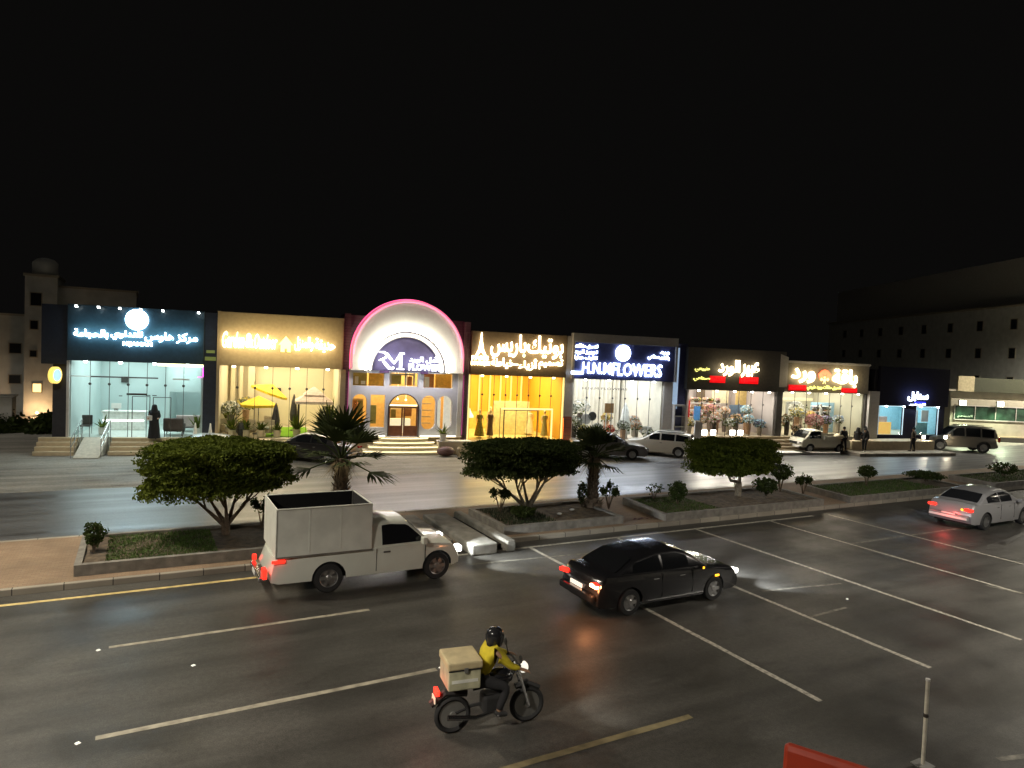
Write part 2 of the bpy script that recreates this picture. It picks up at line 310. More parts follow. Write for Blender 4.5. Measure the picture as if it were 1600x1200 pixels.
def crown_tree(loc, rx, ry, z0, z1, off, lb, sd, stems, trunk_h, lm, bm_, n, tr=.1, pw=2.8):
    rn = random.Random(sd); pt = 5.; e = empty('round_tree', loc, 0, lb, 'tree', 'flat topped pruned trees on the median')
    b = MB(); cz = (z0+z1)/2; rz = (z1-z0)/2
    for k in range(n):
        th = rn.uniform(0, 6.283); sp = rn.uniform(-1, 1); q = lumpy(th, sp*3, sd); fc = rn.random()
        if fc < .36:
            r_ = math.sqrt(rn.random())*.95; x = off[0]+rx*r_*q*math.cos(th); y = off[1]+ry*r_*q*math.sin(th)
            z = cz+rz*(1-.16*r_**4-abs(rn.gauss(0,.07))+.07*math.sin(x*4.1+sd)*math.sin(y*3.3+sd)+.04*math.sin(x*9+y*7))
            leafquad(b, (x,y,z), rn.uniform(.035,.075), rn, .2); continue
        if math.sin(th*4+sd)*math.sin(sp*5+th*2+sd)*math.sin(th*9-sp*3) > .38 and rn.random() < .85: continue
        # super-ellipsoid shell, flat on top, open beneath
        cp = (1-abs(sp)**(pt if sp > 0 else pw))**(1/(pt if sp > 0 else pw)); rr = 1-abs(rn.gauss(0, .12))
        if sp < -.75 and rn.random() < .5: continue
        x = off[0]+rx*cp*q*rr*math.cos(th); y = off[1]+ry*cp*q*rr*math.sin(th); z = cz+rz*sp*rr*(1+.06*math.sin(4*th+sd)+.05*math.sin(x*5+sd)*math.sin(y*4))
        if sp < 0: z += .16*(x-off[0])/rx+rz*1.25*max(0, 1-(cp*rr)**2)**.8*(-sp)
        if rn.random() < .03: x *= 1.05; z += .06
        leafquad(b, (x,y,z), rn.uniform(.035,.075), rn, .2)
    for k in range(n//5):   # inner leaves
        th = rn.uniform(0, 6.283); r_ = math.sqrt(rn.random())*.85; leafquad(b, (off[0]+rx*r_*math.cos(th), off[1]+ry*r_*math.sin(th), cz+rz*rn.uniform(-.45,.8)), .13, rn)
    b.build('crown', lm, e)
    t = MB()
    for (bx, by, ex, ey, fork) in stems:
        p0 = Vector((bx, by, -.05)); p3 = Vector((off[0]+ex*rx, off[1]+ey*ry, z0+rz*.9)); mid = p0.lerp(p3, .42)+Vector((0,0,.12)); th_ = trunk_h
        a = Vector((bx+(ex*.08), by+ey*.08, th_)); t.tube([p0, a, mid+Vector((rn.uniform(-.06,.06),0,0)), p3], [tr*1.25, tr, tr*.55, tr*.22], 8)
        for f in range(fork):
            s_ = a.lerp(p3, rn.uniform(.3,.6)); g = p3+Vector((rn.uniform(-.55,.55)*rx*.7, rn.uniform(-.5,.5)*ry, rn.uniform(-.2,.35)))
            t.tube([s_, s_.lerp(g,.5)+Vector((0,0,-.04)), g], [tr*.42, tr*.28, tr*.12], 6)
    t.build('trunk', bm_, e, smooth=True); return e
crown_tree((2.25,21.45,.35), 1.95, 1.7, .92, 2.72, (-.22,0), 'largest flat topped tree, left of the white pickup, on several leaning stems', 3,
    [(0,0,-.62,-.1,3),(.04,.02,-.3,.4,3),(.05,-.03,.05,-.3,3),(.06,.03,.38,.3,3),(.02,0,.68,0,3)], .3, MATS['leaf'], MATS['bark'], 56000, .072, 4.)
crown_tree((12.25,21.1,.35), 2.15, 1.6, 1.1, 2.55, (-.15,0), 'dark flat topped tree on two forked stems in front of the yellow shop', 5,
    [(-.08,0,-.25,0,4),(-.1,.02,-.68,.3,3),(.12,.02,.35,-.2,4),(.16,0,.75,.2,3),(.1,.05,.1,.5,3)], .3, MATS['leaf_deep'], MATS['bark_pale'], 32000, .075, 3.)
crown_tree((22.6,20.9,.35), 2.25, 1.5, .62, 2.4, (-.4,0), 'round crowned tree on one pale trunk, right of the white wagon', 8,
    [(0,0,-.3,0,4),(0,0,.35,.2,4),(0,0,.02,-.3,3)], .62, MATS['leaf'], MATS['bark_pale'], 32000, .11, 2.3)
# palms
def palm(loc, H, tr, nf, fl, lb, sd, base, skirt=True):
    rn = random.Random(sd); e = empty('fan_palm', loc, 0, lb, 'palm', 'fan palms on the median')
    t = MB(); k = 10; t.tube([(0.02*math.sin(i), 0, H*i/k) for i in range(k+1)], [tr*(base if i < 2 else (1.15-.35*i/k)*(1+.1*(i%2))) for i in range(k+1)], 12)
    for i in range(150):   # old leaf bases
        z = H*(i/150)**.9; a = i*2.4; r0 = tr*(base if z < H*.15 else 1.12-.3*z/H); u = Vector((math.cos(a), math.sin(a), 0)); v = Vector((-u.y, u.x, 0))
        p = u*r0*.85+Vector((0,0,z)); q = u*(r0+.10+.05*rn.random())+Vector((0,0,z+.16)); t.quad(p-v*.05, p+v*.05, q+v*.015, q-v*.015); t.quad(q-v*.015, q+v*.015, p+v*.05-Vector((0,0,.05)), p-v*.05-Vector((0,0,.05)))
    t.build('trunk', MATS['bark'], e)
    for f in range(nf):
        a = f*2.39996+rn.uniform(-.2,.2); fr = f/nf; el = R(78)-fr*R(92)+rn.uniform(-.15,.15); L = fl*rn.uniform(.6,.85)
        b = MB(); d = Vector((math.cos(a)*math.cos(el), math.sin(a)*math.cos(el), math.sin(el))); s0 = Vector((0,0,H-.05)); tip = s0+d*L*.62+Vector((0,0,-.12*fr))
        b.tube([s0, s0.lerp(tip,.5)+Vector((0,0,.04)), tip], [.035,.026,.02], 5)
        side = d.cross(Vector((0,0,1))); side = side.normalized() if side.length > .1 else Vector((1,0,0)); nrm = side.cross(d).normalized()
        nb = 15
        for j in range(nb):
            g = R(-62+124*j/(nb-1)); dd = (d*math.cos(g)+side*math.sin(g)).normalized(); bl = L*.62*(.72+.28*math.cos(g))*rn.uniform(.85,1.08)
            wv = dd.cross(nrm)
            wv = wv*.05; m1 = tip+dd*bl*.6+nrm*(.03 if j%2 else -.03); e1 = tip+dd*bl+Vector((0,0,-.02-.12*fr*fr-.05*rn.random()))
            b.quad(tip-wv*.3, tip+wv*.3, m1+wv, m1-wv); b.quad(m1-wv, m1+wv, e1)
        b.build('frond', MATS['leaf_palm'], e)
    if skirt:
        b = MB()
        for i in range(260):
            a = rn.uniform(0,6.28); u = Vector((math.cos(a), math.sin(a), 0)); v = Vector((-u.y,u.x,0))*.012; p = Vector((0,0,H-.1))+u*tr*.8; q = p+u*rn.uniform(.15,.6)+Vector((0,0,-rn.uniform(.2,.75))); b.quad(p-v, p+v, q)
        b.build('dead_fronds', mat('straw', (.2,.15,.08), .9, var=.4), e)
    return e
palm((5.7,21.7,.35), 2.1, .22, 20, 2.15, 'tall palm with spiky fronds standing behind the cargo box of the pickup', 11, 1.5)
palm((15.2,21.2,.30), 1.95, .19, 22, 1.6, 'palm with thick foot right of the forked tree', 14, 2.0)
# shrubs
def shrub(loc, r, h, lb, sd, n=900, m='leaf_deep', stem=.15, sparse=False, ls=.07):
    rn = random.Random(sd); e = empty('shrub', loc, 0, lb, 'shrub', 'small shrubs in the median planters'); b = MB(); t = MB()
    for k in range(7 if not sparse else 6):
        a = k*2.4; q = Vector((r*.6*math.cos(a), r*.6*math.sin(a), h*rn.uniform(.7,.95))); t.tube([(0,0,-.03), q*.45+Vector((0,0,stem*.4)), q], [.022,.015,.008], 5)
        if sparse:
            for j in range(n//6): leafquad(b, q+Vector((rn.gauss(0,.06),rn.gauss(0,.06),rn.gauss(-.03,.07))), ls, rn)
    if not sparse:
        for k in range(n):
            th = rn.uniform(0,6.28); sp = rn.uniform(-1,1); c_ = math.sqrt(1-sp*sp)*(1+.2*math.sin(3*th+sd)+.15*math.sin(5*sp+th*4)); rr = rn.uniform(.55,1)
            zz = stem+(h-stem)*(.5+.5*sp*rr*(1+.12*math.sin(th*5+sd))); leafquad(b, (r*c_*rr*math.cos(th)*(.75+.3*zz/h), r*c_*rr*math.sin(th)*(.75+.3*zz/h), zz), ls*rn.uniform(.7,1.3), rn)
    t.build('stems', MATS['bark'], e); b.build('foliage', MATS[m], e); return e
shrub((-1.0,20.75,.35), .27, .75, 'small lone bush at the left end of the first planter', 1, 500, sparse=False)
shrub((3.35,21.9,.35), .34, .95, 'gappy bush between the largest tree and the pickup box', 2, 420, sparse=True)
shrub((11.3,21.3,.33), .42, .9, 'leafy bush left of the forked tree', 3, 500, sparse=True)
shrub((11.55,20.1,.33), .45, .5, 'low spreading bush at the foot of the forked tree', 33, 700)
shrub((16.0,21.2,.2), .42, .95, 'gappy bush right of the second palm', 4, 600, sparse=True)
shrub((14.75,21.25,.33), .2, 1.0, 'thin bush against the trunk of the second palm', 41, 300)
shrub((18.4,21.4,.33), .38, .62, 'almost leafless twiggy bush at the left end of the third planter', 5, 90, sparse=True)
shrub((18.75,20.4,.33), .38, .95, 'dense dark bush with flat top near the left end of the third planter', 6, 1000)
shrub((22.95,21.35,.33), .38, 1.25, 'upright bush right behind the pale trunk', 7, 500, sparse=True)
shrub((23.85,20.5,.33), .55, .8, 'broad low bush right of the pale trunk tree', 8, 1300)
shrub((25.2,20.9,.33), .52, 1.32, 'small ball topped tree with thin bare stem, right of the broad bush', 9, 1200, stem=.6)
shrub((26.75,20.9,.16), .4, .85, 'bush growing out of the right end of the third planter', 10, 600, sparse=True)
shrub((31.0,20.7,.33), .42, 1.05, 'tiny ball shaped tree alone on the grassy planter', 12, 900, 'leaf_deep', .45)
shrub((35.9,20.7,.33), .95, .55, 'low mounded bush at the right end of the grassy planter', 13, 1500)
shrub((42.6,20.3,.33), .75, .8, 'spiky bush in the farthest planter', 15, 900)
# white ground lights of the second planter, drawn as unlit pale lumps; litter
for x, y, lb in ((13.2,20.35,'white ground light drawn as a lump, left on the soil of the second planter'), (14.0,20.75,'white ground light drawn as a lump, right on the soil of the second planter')):
    b = MB(); b.ball((0,0,0), .07, 8, sz=.5, sx=1.5); o = b.build('stone', mat('ground_light_white', (.8,.8,.78), .6), smooth=True); o.location = (x,y,.4); tag(o, lb, 'stone', 'white ground lights in the planter')
b = MB()
for k in range(9): b.quad(*[(k*.09+rx_, .05*math.sin(k*2)+ry_, .01+.03*math.sin(k*3+rx_*9)) for rx_, ry_ in ((-.05,-.06),(.07,-.05),(.05,.07),(-.06,.04))])
o = b.build('rag', mat('rag', (.12,.05,.06), .9)); o.location = (16.0,19.6,.16); tag(o, 'crumpled dark red rag on the pavers between two planters', 'rag')

# ------------------------------------------------------------------ street lamps (all outside the frame; the last two added to brighten buildings)
mat('galv', (.45,.45,.43), .4, .8); mat('lampglow', (.9,.8,.6), .4, emis=(1,.86,.62), es=30)
def street_lamp(loc, H, rz, P, lb, heads=((0,1),), col=(1,.92,.79), ang=150):
    e = empty('street_lamp', loc, rz, lb, 'street lamp', 'street lamps along the road')
    b = MB(); b.tube([(0,0,0),(0,0,H)], .11, 12, .06); b.box(-.2,-.2,0,.2,.2,.25); b.build('pole', MATS['galv'], e)
    for dx, dy in heads:
        b = MB(); b.tube([(0,0,H-.6),(dx*.5,dy*.5,H-.1),(dx*1.6,dy*1.6,H)], .04, 8); b.build('arm', MATS['galv'], e)
        b = MB(); b.box(dx*1.6-.18,dy*1.6-.35,H-.05,dx*1.6+.18,dy*1.6+.35,H+.1); h = b.build('lamp_head', MATS['galv'], e, bevel=.03)
        b = MB(); b.quad((dx*1.6-.14,dy*1.6-.28,H-.06),(dx*1.6-.14,dy*1.6+.28,H-.06),(dx*1.6+.14,dy*1.6+.28,H-.06),(dx*1.6+.14,dy*1.6-.28,H-.06)); b.build('lens', MATS['lampglow'], h)
        lamp('bulb', 'SPOT', (dx*1.6,dy*1.6,H-.12), P, col, e, spot=R(ang), radius=.15)
street_lamp((-7,3,0), 10, 0, 9000, 'street lamp on the near pavement to the left of the camera')
street_lamp((24,2.5,0), 10, 0, 9000, 'street lamp on the near pavement to the right of the camera')
street_lamp((58,2.5,0), 10, 0, 8500, 'far street lamp on the near pavement at the right')
street_lamp((-5.6,21.2,.14), 14, 0, 5000, 'tall twin armed street lamp on the median left of the frame', ((0,1),(0,-1)), (1,.9,.72))
street_lamp((70.5,25.5,0), 12, 0, 16000, 'added unseen lamp beyond the right edge, brightening the large block', col=(1,.92,.74), ang=172)  # unseen lamp, added only to lift the large block at right
street_lamp((-17,47,0), 10, 0, 2300, 'added unseen lamp left of the frame, brightening the pale building', col=(1,.94,.82))  # unseen lamp added to brighten the pale stair tower
# ------------------------------------------------------------------ buildings behind
mat('render_grey', (.6,.61,.58), .9, var=.12, scale=1.5, bump=.2); mat('render_tan', (.42,.38,.3), .9, var=.12, scale=1.5); mat('dark_roof', (.2,.19,.17), .9, var=.2)
mat('dark_glass', (.02,.022,.025), .12); mat('frame_dark', (.05,.045,.04), .5)
def win(e, x0, z0, x1, z1, y=-.0, m='dark_glass', nm='window'):
    b = MB(); t = .06; b.box(x0-t,y-.06,z0-t,x1+t,y-.003,z0); b.box(x0-t,y-.06,z1,x1+t,y-.003,z1+t); b.box(x0-t,y-.06,z0,x0,y-.003,z1); b.box(x1,y-.06,z0,x1+t,y-.003,z1); f = b.build(nm, MATS['render_tan'], e)
    b = MB(); b.quad((x0,y-.02,z0),(x1,y-.02,z0),(x1,y-.02,z1),(x0,y-.02,z1)); b.build('pane', MATS[m], f)
e = empty('apartment_building', (-7.4,60,0), 0, 'pale plastered building with stair tower behind the first shop at left', 'building')
b = MB(); b.box(0,0,0,1.95,5,10.1); b.box(1.95,.8,0,7.0,8,9.45); b.box(-6,1,0,0,8,7.2); b.build('wall', MATS['render_grey'], e)
b = MB(); b.box(-.1,-.1,10.1,2.05,5,10.28); b.box(1.95,.7,9.45,7.1,8,9.6); b.box(-6.1,.9,7.2,0,8,7.35); b.build('roof', MATS['render_tan'], e)
for a in ((.35,4.3,.75,4.75), (.35,8.0,1.0,8.9), (.35,6.3,.8,6.9)): win(e, *a)
for a in ((-1.0,4.5,-.3,5.2), (-1.0,2.3,-.3,2.9), (-3.4,4.5,-2.6,5.2)): win(e, *a, y=1)
win(e, .55, 1.75, 1.05, 2.35, m=None or 'frame_dark')
emit('warm_window', (1,.72,.25), 2.2)
b = MB(); b.quad((.55,-.03,1.75),(1.05,-.03,1.75),(1.05,-.03,2.35),(.55,-.03,2.35)); b.build('lit_window', MATS['warm_window'], e)
b = MB(); b.lathe([(.75,0),(.8,.1),(.8,.9),(.55,1.15),(.2,1.25)], (0,0,0), 16); o = b.build('water_tank', MATS['render_grey'], smooth=True); o.location = (-6.3,61,10.29); tag(o, 'rounded water tank on top of the stair tower at left', 'water tank')
b = MB(); b.tube([(0,0,0),(0,0,.25)], .05); o = b.build('garden_lamp', MATS['galv']); o.location = (-6.5,59.2,0); tag(o, 'low garden lamp hidden by the dark bushes at far left', 'lamp')
l = MB(); l.ball((0,0,.3), .08, 8); l.build('globe', emit('globe', (1,.6,.25), 25), o); lamp('bulb', 'POINT', (0,-.12,.35), 130, (1,.6,.28), o, radius=.1)
def bush(loc, rx, ry, h, lb, sd, n, group='dark bushes beside the shops'):
    rn = random.Random(sd); b = MB()
    for k in range(n):
        th = rn.uniform(0,6.28); sp = rn.random(); c_ = math.sqrt(1-sp*sp)*(1+.2*math.sin(3*th+sd)); rr = rn.uniform(.6,1); leafquad(b, (rx*c_*rr*math.cos(th), ry*c_*rr*math.sin(th), h*sp*rr*(1+.2*math.sin(7*th))), .22, rn)
    o = b.build('bush', MATS['leaf_deep']); o.location = loc; return tag(o, lb, 'bush', group)
bush((-7.6,50.5,0), 1.8, .9, 1.25, 'wide dark bush below the pale building at far left', 1, 1500); bush((-4.6,50,0), 1.6, .9, 1.15, 'dark bush just left of the first shop', 2, 1300)
bush((68.5,27.2,0), 1.6, 1.4, 1.2, 'round dark bush at the right edge in front of the green shop', 4, 1600)
# large building at right, running away from the camera
rt = Vector((math.cos(YAW), -math.sin(YAW), 0)); fh = Vector((math.sin(YAW), math.cos(YAW), 0))
org = rt*54+fh*118; e = empty('office_block', org, math.atan2(-fh.y, -fh.x), 'large dim block with rows of small square windows at right', 'building')
b = MB(); b.box(0,0,0,80,30,13.5); b.build('wall', MATS['render_grey'], e)
b = MB(); b.box(0,1.2,13.5,80,30,19.0); b.build('upper_storey', mat('upper_dark', (.5,.49,.45), .9, var=.1), e)
b = MB(); b.box(-.2,-.15,13.5,80.2,1.19,13.75); b.build('cornice', MATS['render_tan'], e)
for zc in (11.6, 8.45, 5.3):
    for k in range(10):
        xc = 118-(69+k*5.4) if k else 118-69.2
        if xc > .8: win(e, xc-.5, zc-.55, xc+.5, zc+.55)
# ================================================================== SHOPS
mat('navy', (.02,.026,.045), .45, var=.2); mat('navy2', (.045,.05,.13), .45, var=.2); mat('tan_board', (.42,.33,.2), .6, var=.08); mat('brown_board', (.13,.09,.05), .55, var=.15)
mat('grey_frame', (.5,.47,.44), .6, var=.08); mat('black_board', (.05,.045,.04), .5, var=.2); mat('stone_step', (.55,.45,.3), .6, var=.12, scale=4); mat('step_pale', (.7,.62,.45), .6, var=.1)
mat('dark_side', (.03,.03,.04), .6); mat('white_wall', (.78,.76,.72), .7, var=.04); mat('chrome', (.6,.6,.6), .25, 1.)
brick_xz('magenta_lit_brick', (.2,.12,.15), (.16,.09,.12), (.12,.07,.09), scale=1, bw=.7, rh=.16); brick_xz('red_brick', (.3,.1,.08), (.25,.12,.1), (.1,.07,.06), scale=1, bw=.8, rh=.5)  # magenta light on the boutique piers is put into their brick colour
G_ = glass('shop_glass', (.93,.97,.96), .35)
def shop(name, s0, W, zf, zg, zt, lb, wallm, floorm, board, side, depth=6., light=(1,.95,.85), lp=420, soff=137, mull=7, fit=True, room_h=None, back=True, ceil=3, boardy=-.3, bx=(0,0), zb=None):
    e = empty(name, F(s0), FA, lb, 'shop', 'shops in the lit row'); zb = zb if zb is not None else zg
    T = .12; H = zg+.25
    b = MB(); b.box(0,depth,zf,W,depth+T,H+.3); b.box(-.0,.05,zf,.12,depth,H+.3); b.box(W-.12,.05,zf,W,depth,H+.3); b.build('interior_wall', wallm, e)
    b = MB(); b.box(0,0,0,W,depth+T,zf); b.build('floor', floorm, e)
    b = MB(); b.box(.12,.05,H,W-.12,depth,H+.12); b.build('ceiling', MATS['white_wall'], e)
    b = MB(); b.box(-.2,.02,H+.32,W+.2,depth+2,zt-.25); b.build('roof', MATS['dark_side'], e)
    b = MB(); b.box(bx[0],boardy,zb,W+bx[1],0,zt); sb = b.build('signboard', board, e, bevel=.015)
    if mull:
        b = MB(); b.quad((.1,.02,zf),(W-.1,.02,zf),(W-.1,.02,zg),(.1,.02,zg)); g = b.build('shop_window', G_, e)
        for k in range(1, mull):
            x = .1+(W-.2)*k/mull
            m_ = MB(); m_.box(x-.012,.0,zf,x+.012,.035,zg); m_.build('mullion', MATS['frame_dark'], g)
            if fit: m_ = MB(); m_.lathe([(.05,0),(.075,.02),(.05,.06)], (x,-.05,zf+(zg-zf)*.70), 8, 'y'); m_.build('spider_fitting', MATS['black_board'], g)
    for k in range(ceil):
        for j in (1.6, 4.2):
            x = W*(k+.5)/ceil; c_ = MB(); c_.box(x-.3,j-.3,H-.03,x+.3,j+.3,H-.004); c_.build('ceiling_light', mat('panel_%s' % name, (.8,.8,.8), .5, emis=light, es=6), e)
    lamp('ceiling_bulb', 'AREA', (W/2, depth*.5, H-.06), lp, light, e, size=W*.85, sy=depth*.8)
    n = max(3, int(W/1.4))
    for k in range(n):
        x = W*(k+.5)/n; c_ = MB(); c_.lathe([(.07,0),(.09,.03),(.09,.1)], (x,-.16,zg-.1), 10); c_.build('downlight', mat('dl_%s' % name, (.8,.8,.8), .5, emis=light, es=14), e)
    if soff: lamp('downlight_bulb', 'AREA', (W/2,-.2,zg-.13), soff, light, e, size=W*.9, sy=.12, rot=(R(-25),0,0))
    return e, sb
def steps(e, x0, x1, zf, n=4, m='stone_step', tread=.27, y0=0.):
    b = MB()
    for k in range(n): b.box(x0, y0-tread*(n-k)+.0015*k, 0 if k == 0 else zf*k/n, x1, y0, zf*(k+1)/n-.012*(k == n-1)) if False else b.box(x0, y0-tread*(n-k), zf*k/n, x1, y0-.002, zf*(k+1)/n-.001)
    o = b.build('steps', MATS[m], e); 
    for k in range(n):
        q = MB(); q.box(x0, y0-tread*(n-k)-.02, zf*(k+1)/n-.04, x1, y0-tread*(n-k)+.02, zf*(k+1)/n+.004); q.build('nosing', MATS['step_pale'], o)
    return o
def boxpart(e, name, m, *a, bevel=0):
    b = MB()
    for q in a: b.box(*q)
    return b.build(name, MATS[m] if isinstance(m, str) else m, e, bevel=bevel)
EW = emit('white_led', (.58,.72,1), 13); EC = emit('cyan_led', (.5,.82,1), 16); EWW = emit('warm_led', (1,.8,.45), 8); EY = emit('yellow_led', (1,.95,.25), 1.6); ER = emit('red_led', (1,.008,.012), 1.5); EYH = emit('house_led', (1,.93,.3), 2.0)
ERb = emit('red_panel', (.9,0,.006), .7); EMag = emit('magenta_led', (1,.12,.85), 3)
# --- 1: therapy centre (teal)
e, sb = shop('therapy_centre', 0, 6.3, .8, 4.72, 7.55, 'leftmost shop with black signboard, round white logo and pale teal interior', mat('aqua_wall', (.55,.65,.64), .6, var=.06, scale=.8), mat('floor_aqua', (.6,.66,.62), .3), mat('navy_board', (.03,.055,.075), .4), None, light=(.85,1,.99), lp=220, soff=110, mull=7)
text('lettering', 'بالحجامة', (.3,5.85,1.84,6.33), -.4, EC, sb, .02); text('lettering', 'للتداوي', (1.95,5.86,3.4,6.33), -.4, EC, sb, .02); text('lettering', 'هاوس', (3.5,5.82,4.85,6.33), -.4, EC, sb, .02); text('lettering', 'مركز', (4.98,5.8,6.0,6.34), -.4, EC, sb, .02)
text('lettering', 'HIJAMAH', (2.5,5.52,3.85,5.78), -.4, EC, sb, .03)
b = MB(); b.lathe([(.02,-.42),(.53,-.42),(.53,-.32)], (3.12,0,6.92), 28, 'y'); b.build('logo_disc', EC, sb)
for x in (.47,1.45,2.39,3.34,4.36,6.05):
    b = MB(); b.tube([(x,-.3,7.5),(x,-.62,7.52)], .015, 6); b.box(x-.06,-.7,7.42,x+.06,-.55,7.5); p = b.build('spotlight', MATS['black_board'], sb); q = MB(); q.box(x-.05,-.705,7.40,x+.05,-.56,7.419); q.box(x-.05,-.712,7.425,x+.05,-.7,7.49); q.build('lens', emit('spot_lens', (.9,1,1), 22), p)
boxpart(e, 'side_wing', 'navy', (-1.2,.0,4.5,-.02,3,7.5)); boxpart(e, 'pilaster', 'dark_side', (-.75,.25,0,-.02,2,4.48)); boxpart(e, 'corner_post', 'grey_frame', (-.06,-.08,.8,.06,.02,4.7))
boxpart(e, 'pilaster', 'navy', (6.3,-.22,0,6.95,3,7.5))
boxpart(e, 'green_lightbox', emit('green_box', (.25,.3,.08), .35), (6.36,-.26,4.95,6.9,-.222,5.15),(6.42,-.26,5.35,6.84,-.222,5.5))
boxpart(e, 'corner_led', EMag, (6.27,-.26,4.05,6.30,-.2,4.6)); boxpart(e, 'corner_led', EMag, (6.0,.1,4.0,6.17,.14,4.06))
boxpart(e, 'yellow_soffit', emit('soffit_led', (1,.95,.5), 3), (4.1,-.28,4.58,6.28,-.1,4.71))
boxpart(e, 'transom', 'frame_dark', (1.0,-.02,3.88,4.1,.03,3.95)); boxpart(e, 'transom', 'grey_frame', (4.8,-.02,3.85,5.6,.03,3.93)); boxpart(e, 'transom', 'grey_frame', (0.1,-.02,3.9,1.0,.03,3.94))
for (x0,x1,z1) in ((2.9,3.75,2.95),(3.88,4.75,2.92)):
    boxpart(e, 'glass_door', 'frame_dark', (x0,-.03,.8,x0+.03,.03,z1),(x1-.03,-.03,.8,x1,.03,z1),(x0+.03,-.03,z1-.03,x1-.03,.03,z1))
boxpart(e, 'door_closer', 'frame_dark', (2.65,-.06,3.0,3.6,-.0,3.1))
[boxpart(e, 'door_hinge', 'frame_dark', q_) for q_ in ((2.3,-.05,2.93,2.45,.0,2.97),(3.55,-.05,2.98,3.75,0,3.02),(3.85,-.05,2.98,4.05,0,3.02))]
boxpart(e, 'wall_sign', 'frame_dark', (1.2,5.9,3.3,1.6,5.98,3.65)); boxpart(e, 'inner_partition', MATS['aqua_wall'], (4.1,3.2,.8,4.2,6,4.7), (4.2,3.2,3.0,6.18,3.3,4.9))
for k in range(3): b = MB(); b.lathe([(.09,0),(.1,.05)], (4.6+k*.42,3.0,4.86), 8); b.build('ceiling_light', emit('spotin', (.8,1,1), 30), e); lamp('ceiling_bulb', 'SPOT', (4.6+k*.42,2.95,4.8), 60, (.7,1,1), e, spot=R(50))
lamp('added_sign_glow', 'AREA', (3.2,-.95,6.2), 34, (.3,.8,1), e, size=5.6, sy=.8, rot=(R(90),0,0))  # added lamp before the board, standing in for the letters' cyan halo
steps(e, -1.2, .55, .8); steps(e, 2.05, 5.2, .8, n=4); 
b = MB(); b.loft([[(.75,-2.0,0),(1.85,-2.0,0),(1.85,-.0,0),(.75,0,0)],[(.75,-2.0,.02),(1.85,-2.0,.02),(1.85,-.02,.79),(.75,-.02,.79)]]); b.build('ramp', mat('ramp', (.5,.46,.38), .8), e)
boxpart(e, 'floor', 'step_pale', (5.2,-1.3,.0,7.0,-.01,.78))
for x in (.66, 1.95):
    b = MB(); b.tube([(x,-2.0,.95),(x,-.1,1.75)], .025, 6); b.tube([(x,-2.0,.55),(x,-.1,1.3)], .018, 6)
    for y in (-2.0,-1.4,-.75,-.1): b.tube([(x,y,0),(x,y,.95+(y+2)*.42)], .02, 6)
    b.build('handrail', MATS['chrome'], e)
def thing(name, s, t, z, rz, lb, cat, group=None): return empty(name, F(s, t, z), FA+rz, lb, cat, group)
t = thing('reception_desk', .9, 3, .8, 0, 'white reception counter with glowing strip in the teal shop', 'desk')
boxpart(t, 'counter', mat('counter', (.8,.8,.76), .4), (0,0,0,2.1,.7,1.0), bevel=.03); boxpart(t, 'light_strip', emit('strip', (1,1,.95), 4), (.02,-.02,.5,2.05,-.003,.58)); boxpart(t, 'top', 'white_wall', (-.05,-.06,1.0,2.15,.75,1.06))
t = thing('monitor', 1.5, 3.3, 1.86, 0, 'small white monitor standing on the reception counter', 'monitor'); boxpart(t, 'screen', 'white_wall', (-.25,0,.12,.25,.04,.42), bevel=.01); boxpart(t, 'stand', 'chrome', (-.1,-.05,0,.1,.1,.12))
def sofa(s, tt, lb, W, col, rz=0):
    t = thing('sofa', s, tt, .8, rz, lb, 'sofa', 'sofas in the teal shop'); mm = mat('sofa%d' % int(col[0]*100), col, .8)
    boxpart(t, 'backrest', mm, (0,0,.3,W,.22,.95), bevel=.06); boxpart(t, 'seat', mm, (.1,.22,.2,W-.1,.85,.45), bevel=.05); boxpart(t, 'armrest', mm, (0,.22,.2,.1,.9,.6), bevel=.03); boxpart(t, 'armrest', mm, (W-.1,.22,.2,W,.9,.6), bevel=.03)
    for x in (.08, W-.08):
        for y in (.08,.8): boxpart(t, 'leg', 'frame_dark', (x-.02,y-.02,0,x+.02,y+.02,.2))
sofa(4.3, .5, 'dark brown sofa seen from behind by the right part of the teal shop glass', 1.0, (.10,.07,.06)); sofa(4.7, 2.2, 'pinkish grey sofa farther inside the teal shop', 1.3, (.45,.36,.34))
t = thing('side_chair', .3, .9, .8, 0, 'black chair at the left corner of the teal shop', 'chair'); boxpart(t, 'seat', 'black_board', (0,0,.42,.5,.5,.5), bevel=.03); boxpart(t, 'backrest', 'black_board', (0,.44,.5,.5,.5,1.0), bevel=.03)
for x in (.04,.46):
    for y in (.04,.46): boxpart(t, 'leg', 'chrome', (x-.015,y-.015,0,x+.015,y+.015,.42))
def potplant(s, tt, z, h, lb, sd, m='leaf', leafs=16, col='white_wall', w_=.06, group=None):
    rn = random.Random(sd); t = thing('potted_plant', s, tt, z, 0, lb, 'potted plant', group); b = MB(); b.lathe([(.12,0),(.18,.02),(.22,.4),(.19,.4),(.17,.3),(.02,.3)], n=12); b.build('pot', MATS[col], t, smooth=True)
    b = MB()
    for k in range(leafs):
        a = k*2.4; el = rn.uniform(.5,1.4); L = h*rn.uniform(.6,1); d = Vector((math.cos(a)*math.cos(el), math.sin(a)*math.cos(el), math.sin(el))); v = Vector((-math.sin(a), math.cos(a), 0))*w_
        p = [Vector((0,0,.3))+d*L*q+Vector((0,0,-.25*q*q*L*math.cos(el))) for q in (0,.35,.7,1)]
        for i_, wd in ((0,(.3,1)),(1,(1,.8)),(2,(.8,.1))): b.quad(p[i_]-v*wd[0], p[i_]+v*wd[0], p[i_+1]+v*wd[1], p[i_+1]-v*wd[1])
    b.build('leaves', MATS[m], t); return t
